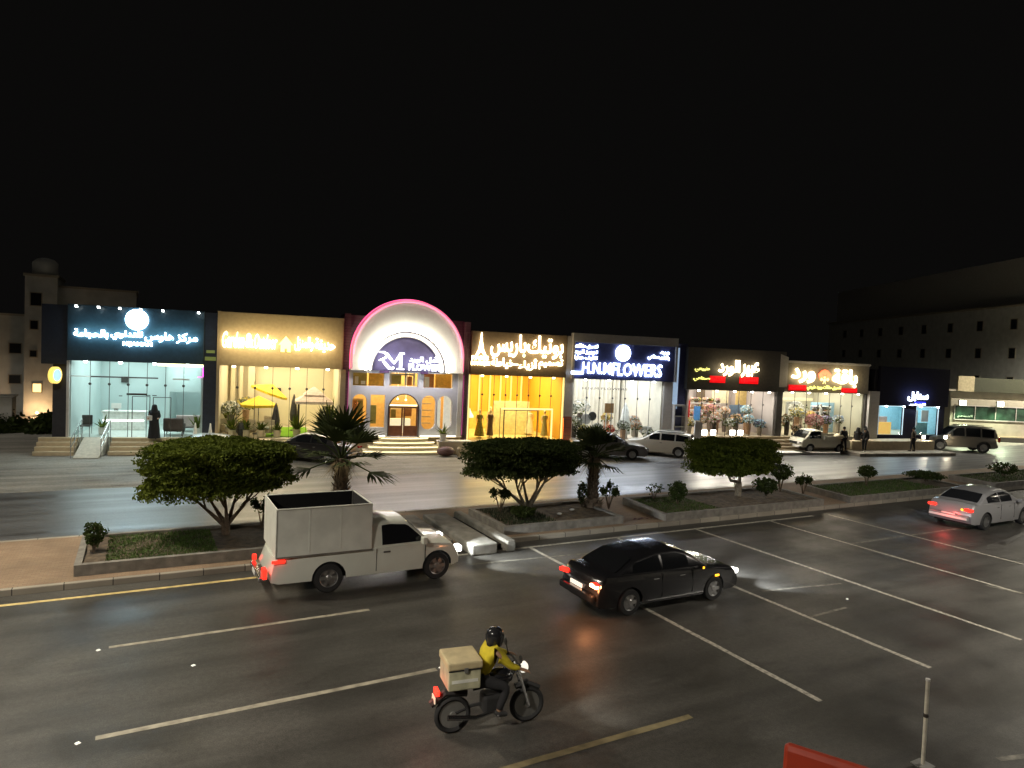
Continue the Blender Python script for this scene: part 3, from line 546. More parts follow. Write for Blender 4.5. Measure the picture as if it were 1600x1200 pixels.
potplant(5.95, .9, .8, 1.1, 'tall potted plant beside the dark pilaster inside the teal shop', 3)
potplant(1.35, 1.0, .8, .95, 'small palm like plant by the ramp inside the teal shop', 4, leafs=12)
def cone(s, tt, z, lb):
    t = thing('traffic_cone', s, tt, z, 0, lb, 'traffic cone', 'white cones on the shop terrace'); mm = mat('cone_white', (.85,.84,.78), .5)
    boxpart(t, 'base', mm, (-.18,-.18,0,.18,.18,.04)); b = MB(); b.lathe([(.13,.04),(.1,.3),(.03,.85),(.0,.86)], n=14); b.build('cone', mm, t, smooth=True)
cone(6.0, -.5, .78, 'left one of two white cones by the dark pilaster'); cone(6.75, -.7, .78, 'right one of two white cones by the dark pilaster')
t = thing('projecting_sign', -.5, -.3, 3.95, R(74), 'round projecting light box with yellow rim at the left corner of the first shop', 'sign')
b = MB(); b.lathe([(.3,-.1),(.42,-.1),(.42,.1),(.3,.1)], n=24, axis='y'); b.build('rim', emit('sign_rim', (1,.7,.15), 1.3), t); b = MB(); b.lathe([(.01,-.12),(.3,-.12),(.3,-.1)], n=24, axis='y'); b.build('face', emit('face', (.4,.62,1), 1.1), t); boxpart(t, 'bracket', 'galv', (.42,-.02,-.03,.7,.02,.03))
# --- 2: garden shop (cream)
e, sb = shop('garden_shop', 6.98, 6.55, .78, 4.72, 7.6, 'second shop from left with tan signboard and garden display', mat('cream_wall', (.72,.62,.42), .7, var=.06, scale=.8), mat('floor_cream', (.6,.52,.38), .4), MATS['tan_board'], None, light=(1,.88,.64), lp=350, soff=110, mull=7)
text('lettering', 'Garden', (.22,5.68,1.32,6.55), -.4, EWW, sb, .01, shear=.25); text('lettering', '&', (1.37,5.72,1.8,6.5), -.4, EWW, sb, .04); text('lettering', 'Outdoor', (1.83,5.68,3.0,6.5), -.4, EWW, sb, .01, shear=.25)
text('lettering', 'والمنزل', (3.9,5.66,4.9,6.45), -.4, EWW, sb, .02); text('lettering', 'حديقة', (4.98,5.62,6.08,6.42), -.4, EWW, sb, .02)
b = MB(); b.prism([(3.05,5.95),(3.45,6.45),(3.87,5.95),(3.72,5.95),(3.72,5.57),(3.52,5.57),(3.52,5.75),(3.4,5.75),(3.4,5.57),(3.18,5.57),(3.18,5.95)], -.42, -.36); b.build('house_emblem', EYH, sb)
lamp('added_sign_glow', 'AREA', (3.2,-1.3,6.0), 95, (1,.8,.42), e, size=5.6, sy=1.2, rot=(R(90),0,0))  # added lamp that washes the tan board golden
boxpart(e, 'frame', 'tan_board', (-.03,-.34,.0,.12,-.0,7.62)); boxpart(e, 'frame', 'tan_board', (6.38,-.34,4.7,6.5,-.303,7.4)); boxpart(e, 'pilaster', 'tan_board', (6.43,-.3,0,6.72,1,4.7))
boxpart(e, 'curtain', 'cream_wall', (.3,5.5,.8,.55,5.7,4.9),(.8,5.5,.8,1.0,5.7,4.9),(1.3,5.5,.8,1.7,5.7,4.9))
b = MB(); b.box(0,0,0,2.3,4.6,.03); g = b.build('grass', mat('turf', (.24,.5,.015), .9, var=.2, scale=30)); g.location = F(9.5,.3,.79); g.rotation_euler = (0,0,FA); g['kind'] = 'stuff'; tag(g, 'bright green artificial turf on the garden shop floor', 'artificial grass')
def umbrella(s, tt, z, H, r, lb, tilt=0, cm='um_yellow', under='um_grey'):
    t = thing('parasol', s, tt, z, 0, lb, 'parasol', 'yellow parasols in the garden shop'); b = MB(); b.tube([(0,0,0),(0,0,H)], .03, 8); b.build('pole', MATS['chrome'], t)
    b = MB(); n = 8; ap = (0,0,H+.05)
    for k in range(n):
        a, c = 2*math.pi*k/n, 2*math.pi*(k+1)/n
        b.quad(ap, (r*math.cos(a),r*math.sin(a),H-.45), (r*math.cos(c),r*math.sin(c),H-.45)); b.quad((r*math.cos(a),r*math.sin(a),H-.45),(r*math.cos(a),r*math.sin(a),H-.58),(r*math.cos(c),r*math.sin(c),H-.58),(r*math.cos(c),r*math.sin(c),H-.45))
    cc = b.build('canopy', mat(cm, (.75,.5,.01), .7), t); cc.rotation_euler = (0, tilt, 0)
    b = MB()
    for k in range(n):
        a, c = 2*math.pi*k/n, 2*math.pi*(k+1)/n; b.quad((0,0,H-.0),(r*.96*math.cos(a),r*.96*math.sin(a),H-.5),(r*.96*math.cos(c),r*.96*math.sin(c),H-.5))
    uu = b.build('lining', mat(under, (.25,.26,.28), .8), t); uu.rotation_euler = (0, tilt, 0)
    b = MB(); b.lathe([(.3,0),(.3,.05),(.05,.1)], n=12); b.build('foot', MATS['frame_dark'], t)
umbrella(9.05, 1.6, .8, 2.15, 1.05, 'open yellow parasol with grey lining in the garden shop'); umbrella(8.75, 3.6, .8, 2.9, 1.1, 'tilted mustard parasol behind the open yellow one', .35, 'um_must')
MATS['um_must'].node_tree.nodes['Mix'].inputs[6].default_value = (.5,.36,.03,1)
t = thing('gazebo', 11.2, 1.0, .8, 0, 'pinkish pavilion with dark posts and pale pleated roof in the garden shop', 'gazebo')
for x in (.05, 1.75):
    for y in (.05, 1.75): boxpart(t, 'post', 'frame_dark', (x-.04,y-.04,0,x+.04,y+.04,1.95))
b = MB()
for z0, z1, r0, r1 in ((1.95,2.3,1.05,.5),(2.3,2.75,.62,.05)):
    b.loft([[(.9-r0,.9-r0,z0),(.9+r0,.9-r0,z0),(.9+r0,.9+r0,z0),(.9-r0,.9+r0,z0)],[(.9-r1,.9-r1,z1),(.9+r1,.9-r1,z1),(.9+r1,.9+r1,z1),(.9-r1,.9+r1,z1)]])
b.build('roof', mat('gaz', (.6,.45,.36), .8), t); boxpart(t, 'valance', mat('val', (.75,.6,.5), .8), (-.15,-.15,1.8,1.95,-.12,1.95),(-.15,-.15,1.8,-.12,1.95,1.95))
def hangdark(s, tt, h, lb):
    t = thing('closed_parasol', s, tt, .8, 0, lb, 'closed parasol', 'folded dark parasols'); b = MB(); b.lathe([(.05,h*.25),(.2,h*.28),(.24,h*.45),(.14,h*.8),(.03,h),(0,h+.02)], n=9); b.build('cover', MATS['black_board'], t); b = MB(); b.tube([(0,0,0),(0,0,h*.3)], .025); b.lathe([(.22,0),(.22,.05),(.03,.08)], n=10); b.build('stand', MATS['frame_dark'], t)
hangdark(10.0, .9, 1.85, 'folded black parasol just left of the green turf'); hangdark(11.0, 3.2, 2.2, 'folded dark parasol behind the right edge of the green turf')
def rocks(s0, s1, t0, t1, z, n, lb, cols, sd, r=.16, name='display_clutter', cat='display goods', hz=1.0):
    pass
def garden_set(s, tt, lb, sd):   # a small wicker armchair
    t = thing('armchair', s, tt, .8, random.Random(sd).uniform(-1,1), lb, 'armchair', 'pale wicker chairs in the garden shop'); mm = mat('wicker', (.62,.52,.36), .8, var=.3, scale=30)
    boxpart(t, 'seat', mm, (0,0,.2,.6,.6,.42), bevel=.03); boxpart(t, 'backrest', mm, (0,.5,.42,.6,.62,.9), bevel=.04); boxpart(t, 'armrest', mm, (-.06,0,.3,.02,.6,.62), bevel=.02); boxpart(t, 'armrest', mm, (.58,0,.3,.66,.6,.62), bevel=.02); boxpart(t, 'cushion', 'white_wall', (.06,.05,.42,.54,.5,.52), bevel=.03)
for i, (s, tt, l) in enumerate(((7.4,.6,'wicker armchair nearest the left pilaster of the garden shop'),(8.15,.7,'wicker armchair left of the open parasol'),(7.9,2.2,'wicker armchair behind the two front chairs at left'),(9.05,2.6,'wicker armchair behind the open parasol pole'),(9.15,.5,'wicker armchair under the open parasol near the glass'),(12.6,2.8,'wicker armchair at the back right of the garden shop'))): garden_set(s, tt, l, i)
for i, (s, tt, h, l) in enumerate(((7.45,2.6,1.9,'tall thin plant at the left back of the garden shop'),(7.75,.25,1.1,'leafy plant low at the left of the garden shop glass'),(8.5,.25,.9,'green plant in front of the garden chairs'),(9.25,.2,.85,'small plant beside the turf edge'),(10.1,.2,.6,'tiny plant at the front edge of the turf'),(11.15,.6,1.4,'cactus like plant left of the pavilion'),(13.0,.6,2.3,'tall green palm like plant in the right corner of the garden shop'),(12.5,.3,1.0,'plant in front of the pavilion'))): potplant(s, tt, .8, h, l, i+20, leafs=22, col='cream_wall', w_=.07, group='potted plants in the garden shop')
t = thing('plant_vase', 8.25, .4, .8, 0, 'dark grey round planter pot in the garden shop', 'vase'); b = MB(); b.lathe([(.15,0),(.28,.25),(.25,.6),(.16,.75),(.13,.75),(.2,.5)], n=14); b.build('pot', MATS['black_board'], t, smooth=True)
boxpart(e, 'wall_unit', 'frame_dark', (2.9,5.85,3.0,3.25,5.98,3.2),(5.0,5.85,2.95,5.35,5.98,3.15))
for s, tt, lb in ((7.0,0,''),): pass
steps(e, 2.8, 6.4, .78, n=2, m='step_pale', tread=.35)
boxpart(e, 'terrace', 'stone_step', (0,-1.0,0,2.79,-.004,.76))
# --- 3: flower boutique with the great arch
e = empty('flower_boutique', F(13.72), FA, 'white shop under a big pink rimmed arch with brown double door', 'shop', 'shops in the lit row'); X0 = 13.72
warmw = mat('warm_wall', (.75,.5,.2), .7, var=.1)
b = MB(); b.box(.3,4,.88,6.9,4.12,5.0); b.box(.2,.35,.88,.3,4,5); b.box(6.8,.35,.88,6.9,4,5); b.build('interior_wall', warmw, e); boxpart(e, 'floor', 'stone_step', (0,0,0,7.1,4.1,.86)); boxpart(e, 'ceiling', 'white_wall', (.3,.35,4.95,6.8,4,5.05)); boxpart(e, 'roof', 'dark_side', (.2,.35,5.1,6.9,6,7.6))
lamp('ceiling_bulb', 'AREA', (3.5,2.2,4.9), 300, (1,.78,.4), e, size=6, sy=3)
def oval(x0, z0, x1, z1, n=10):
    r = (x1-x0)/2; cx = (x0+x1)/2; return [(cx-r*math.cos(math.pi*k/n), z1-r+r*math.sin(math.pi*k/n)) for k in range(n+1)]+[(cx+r*math.cos(math.pi*k/n), z0+r-r*math.sin(math.pi*k/n)) for k in range(n+1)]
def archp(x0, z0, x1, z1, n=14):
    r = (x1-x0)/2; cx = (x0+x1)/2; return [(x0,z0)]+[(cx-r*math.cos(math.pi*k/n), z1-r+r*math.sin(math.pi*k/n)) for k in range(n+1)]+[(x1,z0)]
rect = lambda x0, z0, x1, z1: [(x0,z0),(x0,z1),(x1,z1),(x1,z0)]
holes = [rect(.42,3.8,2.2,4.55), rect(2.5,3.83,4.18,4.62), rect(4.52,3.78,6.28,4.62), archp(2.52,.885,4.26,3.36), oval(.42,1.62,1.25,3.32), rect(1.46,1.4,2.3,3.3), oval(4.45,1.28,5.3,3.33), oval(5.4,1.3,6.3,3.33)]
b = MB(); b.box(.2,0,.88,6.85,.3,4.72); wl = b.build('facade_wall', mat('facade_white', (.62,.63,.68), .7, var=.03), e)
cut = []
for i, h_ in enumerate(holes):
    c_ = MB(); c_.prism([(p[0], p[1]) for p in h_], -.3, .6); o = c_.build('cutter', MATS['white_wall'], None, smooth=True); o.parent = e; cut.append(o)
    md = wl.modifiers.new('c', 'BOOLEAN'); md.operation = 'DIFFERENCE'; md.object = o; md.solver = 'EXACT'
bpy.context.view_layer.update(); evalmesh(wl)
for o in cut: bpy.data.objects.remove(o)
for i, h_ in enumerate(holes):
    if i == 3: continue
    b = MB(); b.quad(*[(p[0], .2, p[1]) for p in h_]); b.build('window', G_, e)
# door
d_ = MB(); 
dp = boxpart(e, 'door', mat('door_brown', (.2,.075,.03), .5, var=.2), (2.53,.1,.89,3.37,.18,1.5),(3.41,.1,.89,4.25,.18,1.5),(2.53,.1,1.5,2.62,.18,2.65),(3.28,.1,1.5,3.37,.18,2.65),(3.41,.1,1.5,3.5,.18,2.65),(4.16,.1,1.5,4.25,.18,2.65),(2.53,.1,2.55,4.25,.16,2.65), bevel=.01)
b = MB(); b.quad((2.6,.14,1.5),(4.2,.14,1.5),(4.2,.14,2.6),(2.6,.14,2.6)); b.build('door_glass', G_, dp)
for x in (3.33,3.45): b = MB(); b.tube([(x,.05,1.6),(x,.03,1.85),(x,.05,2.1)], .015, 6); b.build('handle', MATS['chrome'], dp)
b = MB(); ap_ = archp(2.47,.89,4.31,3.41); ai = archp(2.53,.89,4.25,3.35)
for k in range(len(ap_)-1): b.loft([[(ap_[k][0],-.03,ap_[k][1]),(ap_[k+1][0],-.03,ap_[k+1][1]),(ai[k+1][0],-.03,ai[k+1][1]),(ai[k][0],-.03,ai[k][1])],[(ap_[k][0],-.002,ap_[k][1]),(ap_[k+1][0],-.002,ap_[k+1][1]),(ai[k+1][0],-.002,ai[k+1][1]),(ai[k][0],-.002,ai[k][1])]])
b.build('door_surround', MATS['frame_dark'], e); boxpart(e, 'fanlight_led', emit('fan', (1,.9,.5), 3), (2.58,.2,2.66,4.2,.24,2.74))
b = MB(); b.quad(*[(p[0], .17, p[1]) for p in archp(2.55,2.7,4.23,3.33)]); b.build('fanlight', G_, e)
# funnel arch
cx, cz, Ro, Ri = 3.43, 5.6, 3.22, 2.32; cin = 4.73; n = 48
def outer(a): 
    x, z = cx+Ro*math.cos(a), cz+Ro*math.sin(a); return (x, z)
def ringpt(a, r, c): return (cx+r*math.cos(a), c+r*math.sin(a))
OA = [(cx+Ro, 4.72)]+[outer(math.pi*k/n) for k in range(n+1)]+[(cx-Ro, 4.72)]
IA = [(cx+Ri, 4.72)]+[ringpt(math.pi*k/n, Ri, cin) for k in range(n+1)]+[(cx-Ri, 4.72)]
b = MB(); N = len(OA)
for k in range(N-1):
    o1, o2, i1, i2 = OA[k], OA[k+1], IA[k], IA[k+1]; L = 5
    for j in range(L):
        f0, f1 = j/L, (j+1)/L; yy = lambda f: -.95+.62*f**.8; P = lambda o_, i_, f: (o_[0]+(i_[0]-o_[0])*f, yy(f), o_[1]+(i_[1]-o_[1])*f)
        b.quad(P(o1,i1,f0), P(o2,i2,f0), P(o2,i2,f1), P(o1,i1,f1))
    b.quad((o1[0],-.95,o1[1]),(o1[0],.2,o1[1]),(o2[0],.2,o2[1]),(o2[0],-.95,o2[1])); b.quad((i1[0],-.33,i1[1]),(i2[0],-.33,i2[1]),(i2[0],-.1,i2[1]),(i1[0],-.1,i1[1]))
b.quad((cx-Ro,-.95,4.72),(cx-Ro,.0,4.72),(cx-Ri,0,4.72),(cx-Ri,-.33,4.72)); b.quad((cx+Ro,-.95,4.72),(cx+Ri,-.33,4.72),(cx+Ri,0,4.72),(cx+Ro,0,4.72))
arch = b.build('arch', mat('arch_white', (.88,.84,.76), .7, var=.03), e, smooth=True)
def ledring(r, c, y, w_, m, nm, par, a0=0, a1=math.pi, rad=.02, nn=40):
    b = MB(); b.tube([(cx+r*math.cos(a0+(a1-a0)*k/nn), y, c+r*math.sin(a0+(a1-a0)*k/nn)) for k in range(nn+1)], rad, 6); return b.build(nm, m, par)
ledring(2.42, cin, -.60, 0, emit('cove', (1,.96,.8), 30), 'cove_led', arch, rad=.03)
ledring(2.36, cin, -.82, 0, emit('added_cove', (1,.95,.84), 15), 'cove_led', arch, rad=.022)  # extra ring floating before the arch, added to brighten the funnel
ledring(2.36, cin, -.34, 0, MATS['cove'], 'cove_led', arch, rad=.03)
ledring(2.10, cin, -.18, 0, emit('cove2', (1,.97,.86), 5), 'cove_led', arch, rad=.07)
PK = emit('pink_led', (1,.10,.28), 3)
b = MB(); b.tube([(cx+Ro+.05,-.5,4.8)]+[(cx+(Ro+.05)*math.cos(math.pi*k/40), -.55, cz+(Ro+.05)*math.sin(math.pi*k/40)) for k in range(41)]+[(cx-Ro-.05,-.5,4.8)], .02, 6); b.build('rim_led', PK, arch)
b = MB(); rr_ = Ro-.12; b.tube([(cx+rr_*math.cos(math.pi*k/40), -.97, cz+rr_*math.sin(math.pi*k/40)) for k in range(41)], .012, 5); b.build('rim_led', emit('pink_wash', (1,.2,.42), 3.5), arch)
b = MB(); b.tube([(cx+Ro-.02,-1.02,4.8)]+[(cx+(Ro-.02)*math.cos(math.pi*k/40), -1.02, cz+(Ro-.02)*math.sin(math.pi*k/40)) for k in range(41)]+[(cx-Ro+.02,-1.02,4.8)], .028, 6); b.build('rim_led', emit('pink_rim', (1,.18,.36), 1.0), arch)
b = MB(); b.quad(*[(ringpt(math.pi*k/32, 2.33, cin)[0], -.08, ringpt(math.pi*k/32, 2.33, cin)[1]) for k in range(33)]); sgn = b.build('sign_disc', mat('disc', (.12,.1,.2), .5, var=.25, scale=1.5), e)
b = MB()
for k in range(32):
    a0, a1 = math.pi*k/32, math.pi*(k+1)/32
    for r0, r1 in ((1.97,2.02),(2.2,2.24)):
        b.loft([[(*[ringpt(a0,r0,cin)[0]],-.22,ringpt(a0,r0,cin)[1]),(ringpt(a1,r0,cin)[0],-.22,ringpt(a1,r0,cin)[1]),(ringpt(a1,r1,cin)[0],-.22,ringpt(a1,r1,cin)[1]),(ringpt(a0,r1,cin)[0],-.22,ringpt(a0,r1,cin)[1])],
                [(ringpt(a0,r0,cin)[0],-.09,ringpt(a0,r0,cin)[1]),(ringpt(a1,r0,cin)[0],-.09,ringpt(a1,r0,cin)[1]),(ringpt(a1,r1,cin)[0],-.09,ringpt(a1,r1,cin)[1]),(ringpt(a0,r1,cin)[0],-.09,ringpt(a0,r1,cin)[1])]])
b.build('ring_trim', MATS['grey_frame'], sgn)
# RM monogram drawn as strokes
def stroke(pts, r, m, par, nm='monogram', y=-.42, n=8):
    b = MB(); b.tube([(p[0], y, p[1]) for p in pts], r if not isinstance(r, list) else r, n); return b.build(nm, m, par)
mx0, mz0 = 1.8, 4.84
q = lambda u, v: (mx0+u*1.45, mz0+v*.98)
EWl = emit('white_letters', (.93,.96,1), 5)
stroke([q(0,.97), q(.18,.97), q(.3,.85), q(.27,.66), q(.12,.56), q(0,.48)], [.03,.05,.07,.06,.04,.03], EWl, sgn)
stroke([q(.12,.56), q(.25,.3), q(.4,.05), q(.52,.02), q(.6,.1)], [.05,.08,.08,.07,.05], EWl, sgn)
stroke([q(.3,.92), q(.45,.6), q(.6,.35), q(.72,.6), q(.85,.93), q(1,.93)], [.05,.07,.07,.06,.07,.04], EWl, sgn)
stroke([q(.86,.9), q(.86,.5), q(.86,.02)], [.07,.08,.08], EWl, sgn); stroke([q(.7,.01), q(1,.01)], .035, EWl, sgn)
text('lettering', 'أمل الورد', (3.55,5.22,5.3,5.68), -.32, EWl, sgn, .03); text('lettering', 'FLOWER', (3.53,4.8,5.42,5.18), -.32, EWl, sgn, .035)
lamp('added_sign_glow', 'AREA', (2.6,-.9,5.3), 7, (.6,.65,1), e, size=1.6, sy=.5, rot=(R(90),0,0))  # added bluish lamp brightening the sign disc behind the monogram
boxpart(e, 'lintel', mat('lintel', (.2,.1,.25), .6), (1.9,-.06,4.6,2.45,-.003,4.72),(4.3,-.06,4.6,4.75,-.003,4.72))
boxpart(e, 'pilaster', 'white_wall', (.18,-.12,.88,.32,-.003,4.6),(6.6,-.12,.88,6.86,-.003,4.7)); 
boxpart(e, 'brick_pier', 'magenta_lit_brick', (-.15,-.05,0.0,.19,3,7.9)); boxpart(e, 'brick_pier', 'magenta_lit_brick', (6.87,-.05,0,7.25,3,7.8)); boxpart(e, 'brick_backing', 'magenta_lit_brick', (.2,.31,4.75,6.86,.34,7.85))
for x in (.16, 6.92): boxpart(e, 'edge_led', emit('magenta_edge', (1,.15,.55), .4), (x-.01,-.12,1.0,x+.01,-.055,4.6))
boxpart(e, 'cream_border', 'step_pale', (.2,-.3,.86,2.5,-.003,.9),(4.3,-.3,.86,6.9,-.003,.9))
b = MB()
for k in range(4):
    r_ = 1.25+.28*(3-k); z0, z1 = .88*k/4, .88*(k+1)/4-.01
    pts = [(3.4+r_*1.15*math.cos(math.pi+math.pi*j/16), -.3-.5*(3-k)*.55+ -.35*math.sin(math.pi*j/16)) for j in range(17)]; pts += [(3.4+r_*1.15, 0), (3.4-r_*1.15, 0)]
    b.loft([[(p[0], p[1], z0) for p in pts], [(p[0], p[1], z1) for p in pts]])
st_ = b.build('steps', MATS['step_pale'], e)
for k in range(4):
    r_ = 1.25+.28*(3-k); z1 = .88*(k+1)/4-.05
    b = MB(); b.tube([(3.4+r_*1.15*math.cos(math.pi+math.pi*j/16), -.32-.5*(3-k)*.55-.35*math.sin(math.pi*j/16), z1) for j in range(17)], .022, 6); b.build('step_led', emit('step_led', (1,.88,.5), 2.2), st_)
boxpart(e, 'base_led', emit('base_led', (1,.93,.7), 4), (4.35,-.34,.91,6.5,-.31,.97)); boxpart(e, 'base_led', MATS['base_led'], (.4,-.34,.91,2.3,-.31,.97))
lamp('downlight_bulb', 'AREA', (3.5,-.5,4.6), 150, (.95,.88,.9), e, size=6, sy=.12, rot=(R(-35),0,0))
boxpart(e, 'shelf', 'stone_step', *[(4.5,1.3,z,5.3,1.6,z+.05) for z in (1.5,1.9,2.3,2.7,3.1)]); boxpart(e, 'wall_panel', mat('panel_olive', (.35,.28,.08), .7), (.5,.9,3.7,1.3,1.0,4.8)); boxpart(e, 'wall_panel', mat('panel_amber', (.8,.45,.08), .6), (1.4,.8,3.7,2.3,.9,4.8)); boxpart(e, 'wall_panel', 'panel_amber', (5.4,.9,3.6,6.4,1.0,4.8)); boxpart(e, 'wall_panel', mat('panel_rust', (.5,.2,.06), .6), (4.5,.8,3.6,5.3,.9,4.8))
boxpart(e, 'display_frame', warmw, (.5,1.0,1.9,1.15,1.05,3.0), bevel=.02); boxpart(e, 'display_frame', mat('panel_green', (.3,.3,.1), .6), (1.6,1.2,1.5,1.95,1.3,2.6))
boxpart(e, 'white_curtain', emit('glow_curtain', (1,.95,.8), .55), (5.5,.7,1.2,5.75,.8,3.1),(5.95,.75,1.2,6.4,.85,3.3))  # curtain brightness is put in as its own emission
boxpart(e, 'mirror_frame', 'grey_frame', (2.6,.6,3.85,2.7,.7,4.6),(3.5,.6,3.85,3.6,.7,4.6),(4.0,.6,3.85,4.1,.7,4.6),(2.7,.6,4.45,4.0,.7,4.55))
boxpart(e, 'counter', emit('glow_counter', (1,.9,.6), .8), (2.7,1.6,.88,4.1,2.0,1.75))  # counter glows by itself, its light put into the material
boxpart(e, 'shelf', 'stone_step', *[(2.65,3.2,z,4.2,3.5,z+.04) for z in (2.2,2.6,3.0)])
for x, z in ((3.2,3.0),(3.7,2.95),(.9,4.2),(5.9,4.1),(3.0,4.2),(3.8,4.25)):
    b = MB(); b.ball((x,1.2,z), .07, 8); b.tube([(x,1.2,z),(x,1.2,4.9)], .008, 4); b.build('pendant_lamp', emit('pend', (1,.85,.5), 3), e)
for x0, z0, x1, z1, m_ in ((.55,2.1,.75,2.9,'panel_rust'),(.8,2.1,1.1,2.9,'panel_olive'),(2.75,1.9,3.05,2.4,'panel_olive'),(3.6,2.0,4.0,2.5,'panel_rust'),(2.7,3.9,3.3,4.5,'panel_olive'),(3.65,3.85,3.95,4.4,'panel_rust'),(.6,3.85,.8,4.3,'white_wall'),(.95,3.85,1.2,4.05,'white_wall'),(4.7,3.8,5.0,4.4,'white_wall')): boxpart(e, 'picture_frame', m_, (x0,.75,z0,x1,.78,z1))
t = thing('planter_box', 19.0, -1.3, 0, 0, 'low pale wall planter right of the boutique steps', 'planter'); boxpart(t, 'wall', 'step_pale', (0,0,0,1.9,.6,.72), bevel=.02); boxpart(t, 'coping', 'white_wall', (-.04,-.04,.721,1.94,.64,.78))
potplant(19.3, -1.0, .78, .9, 'spiky green plant in white pot on the wall right of the boutique steps', 77, leafs=20, col='white_wall', w_=.05)
t = thing('bean_seat', 19.3, -1.85, 0, 0, 'dark brown bean bag seat on the ground before the low wall', 'seat'); b = MB(); b.ball((0,0,.28), .42, 12, sz=.68, sx=1.25); b.build('cushion', mat('brown_leather', (.12,.06,.06), .5), t, smooth=True)
t = thing('stone_bollard', 20.05, -1.9, 0, 0, 'small stone bollard right of the brown bean bag', 'bollard'); b = MB(); b.lathe([(.11,0),(.12,.05),(.1,.35),(.12,.42),(.06,.5),(0,.51)], n=12); b.build('post', MATS['stone_step'], t, smooth=True)
# --- 4: dress boutique (yellow)
e, sb = shop('dress_boutique', 21.0, 6.2, .7, 4.66, 7.3, 'shop with brown signboard and saturated yellow interior', mat('yellow_wall', (.68,.36,.035), .6, var=.05, scale=.8), mat('floor_yellow', (.7,.55,.25), .3), MATS['brown_board'], None, light=(1,.8,.38), lp=500, soff=143, mull=8)
for a, bx_ in (('باريس',(1.15,5.78,3.42,7.2)),('بوتيك',(3.5,5.78,5.88,7.2)),('خياطة',(1.22,5.1,2.68,5.76)),('أزياء',(2.98,5.04,4.2,5.76)),('تصميم',(4.28,5.14,5.9,5.78))): text('lettering', a, bx_, -.42, EWW, sb, .02)
boxpart(sb, 'lettering', EWW, (2.7,-.44,5.33,2.95,-.4,5.41))
text('lettering', 'PARIS', (.0,5.56,1.05,5.82), -.42, EWW, sb, .04); text('lettering', 'BOUTIQUE', (-.03,5.2,1.15,5.5), -.42, EWW, sb, .03)
b = MB(); b.prism([(.22,5.84),(.36,5.84),(.5,6.02),(.62,6.02),(.76,5.84),(.9,5.84),(.72,6.2),(.63,6.7),(.58,7.22),(.54,7.22),(.48,6.7),(.4,6.2)], -.44, -.38); b.build('tower_emblem', EWW, sb)
lamp('added_sign_glow', 'AREA', (3.2,-1.1,6.1), 60, (1,.82,.5), e, size=5.6, sy=.8, rot=(R(90),0,0))  # added lamp for the warm glow on the brown board
for k in range(1, 8): boxpart(e, 'light_strip', emit('ystrip', (1,.85,.25), .95), (6.2*k/8-.04,5.85,1.9,6.2*k/8+.04,5.95,4.8))
boxpart(e, 'frame', emit('yframe', (1,.85,.3), 1.2), (-.02,-.05,.7,.06,.0,4.66),(6.12,-.05,.7,6.2,0,4.66))
boxpart(e, 'door_frame', 'frame_dark', (2.3,-.04,.7,2.34,.06,2.55),(4.5,-.04,.7,4.54,.06,2.55),(2.34,-.04,2.51,4.5,.06,2.55),(2.05,-.02,.7,2.08,.02,2.65)); boxpart(e, 'door_header', emit('hdr', (1,.9,.4), 1.1), (2.1,-.1,2.58,5.5,-.05,2.68),(5.42,-.1,.7,5.5,-.05,2.58))
boxpart(e, 'screen_wall', mat('pale_yellow', (.85,.75,.4), .6), (2.4,2.6,.7,4.9,2.7,2.9)); boxpart(e, 'dado', mat('amber_band', (.75,.5,.12), .6), (.12,5.9,.7,6.1,5.98,1.9))
lamp('ceiling_bulb', 'AREA', (3.4,1.8,4.5), 70, (1,.9,.55), e, size=2, sy=1)
def mannequin(s, tt, z, lb, dress, hgt=1.7, wide=.32, hat=False):
    t = thing('mannequin', s, tt, z, 0, lb, 'mannequin', 'dressed mannequins in the yellow shop'); b = MB(); b.lathe([(.03,0),(.05,.9),(.12,1.0),(.1,1.15),(.16,1.35),(.13,1.42),(.04,1.48),(.04,1.53),(.085,1.6),(.09,1.68),(.05,1.75),(0,1.76)], n=12); b.build('body', mat('manq', (.75,.6,.4), .5), t, smooth=True)
    b = MB(); b.lathe([(wide,.12),(wide*.8,.5),(.15,1.0),(.13,1.1),(.19,1.3),(.18,1.42),(.06,1.46)], n=14); b.build('dress', dress, t, smooth=True); b = MB(); b.lathe([(.2,0),(.2,.03),(.02,.05)], n=12); b.build('base', MATS['chrome'], t)
    for sx in (-1,1): b = MB(); b.tube([(sx*.17,0,1.38),(sx*.24,-.03,1.15),(sx*.2,-.1,.92)], [.045,.035,.02], 6); b.build('arm', MATS['manq'], t)
mannequin(22.0,.8,.72,'mannequin in olive patterned dress at the left of the yellow shop', mat('olive_dress', (.22,.2,.03), .8, var=.5, scale=12)); mannequin(22.75,1.0,.72,'mannequin in long brown dress left of the pale screen', mat('brown_dress', (.1,.055,.04), .8), wide=.22); mannequin(26.4,1.0,.72,'mannequin in grey olive dress right of the door frame', mat('grey_dress', (.3,.26,.1), .8), wide=.25); mannequin(23.4,3.2,.72,'mannequin in pale dress standing behind the brown one', mat('pale_dress', (.6,.5,.3), .8)); mannequin(25.9,2.4,.72,'white dressed mannequin at the back right of the yellow shop', mat('white_dress', (.8,.72,.5), .8))
t = thing('floor_lamp', 21.45, 1.6, .7, 0, 'big white globe lamp at the left of the yellow shop', 'lamp'); b = MB(); b.tube([(0,0,0),(0,0,1.3)], .02); b.build('stand', MATS['chrome'], t); b = MB(); b.lathe([(.34,1.2),(.36,1.3),(.2,1.55),(.1,1.8),(.02,1.82)], n=16); b.build('shade', emit('shade', (1,.95,.6), 1.3), t)
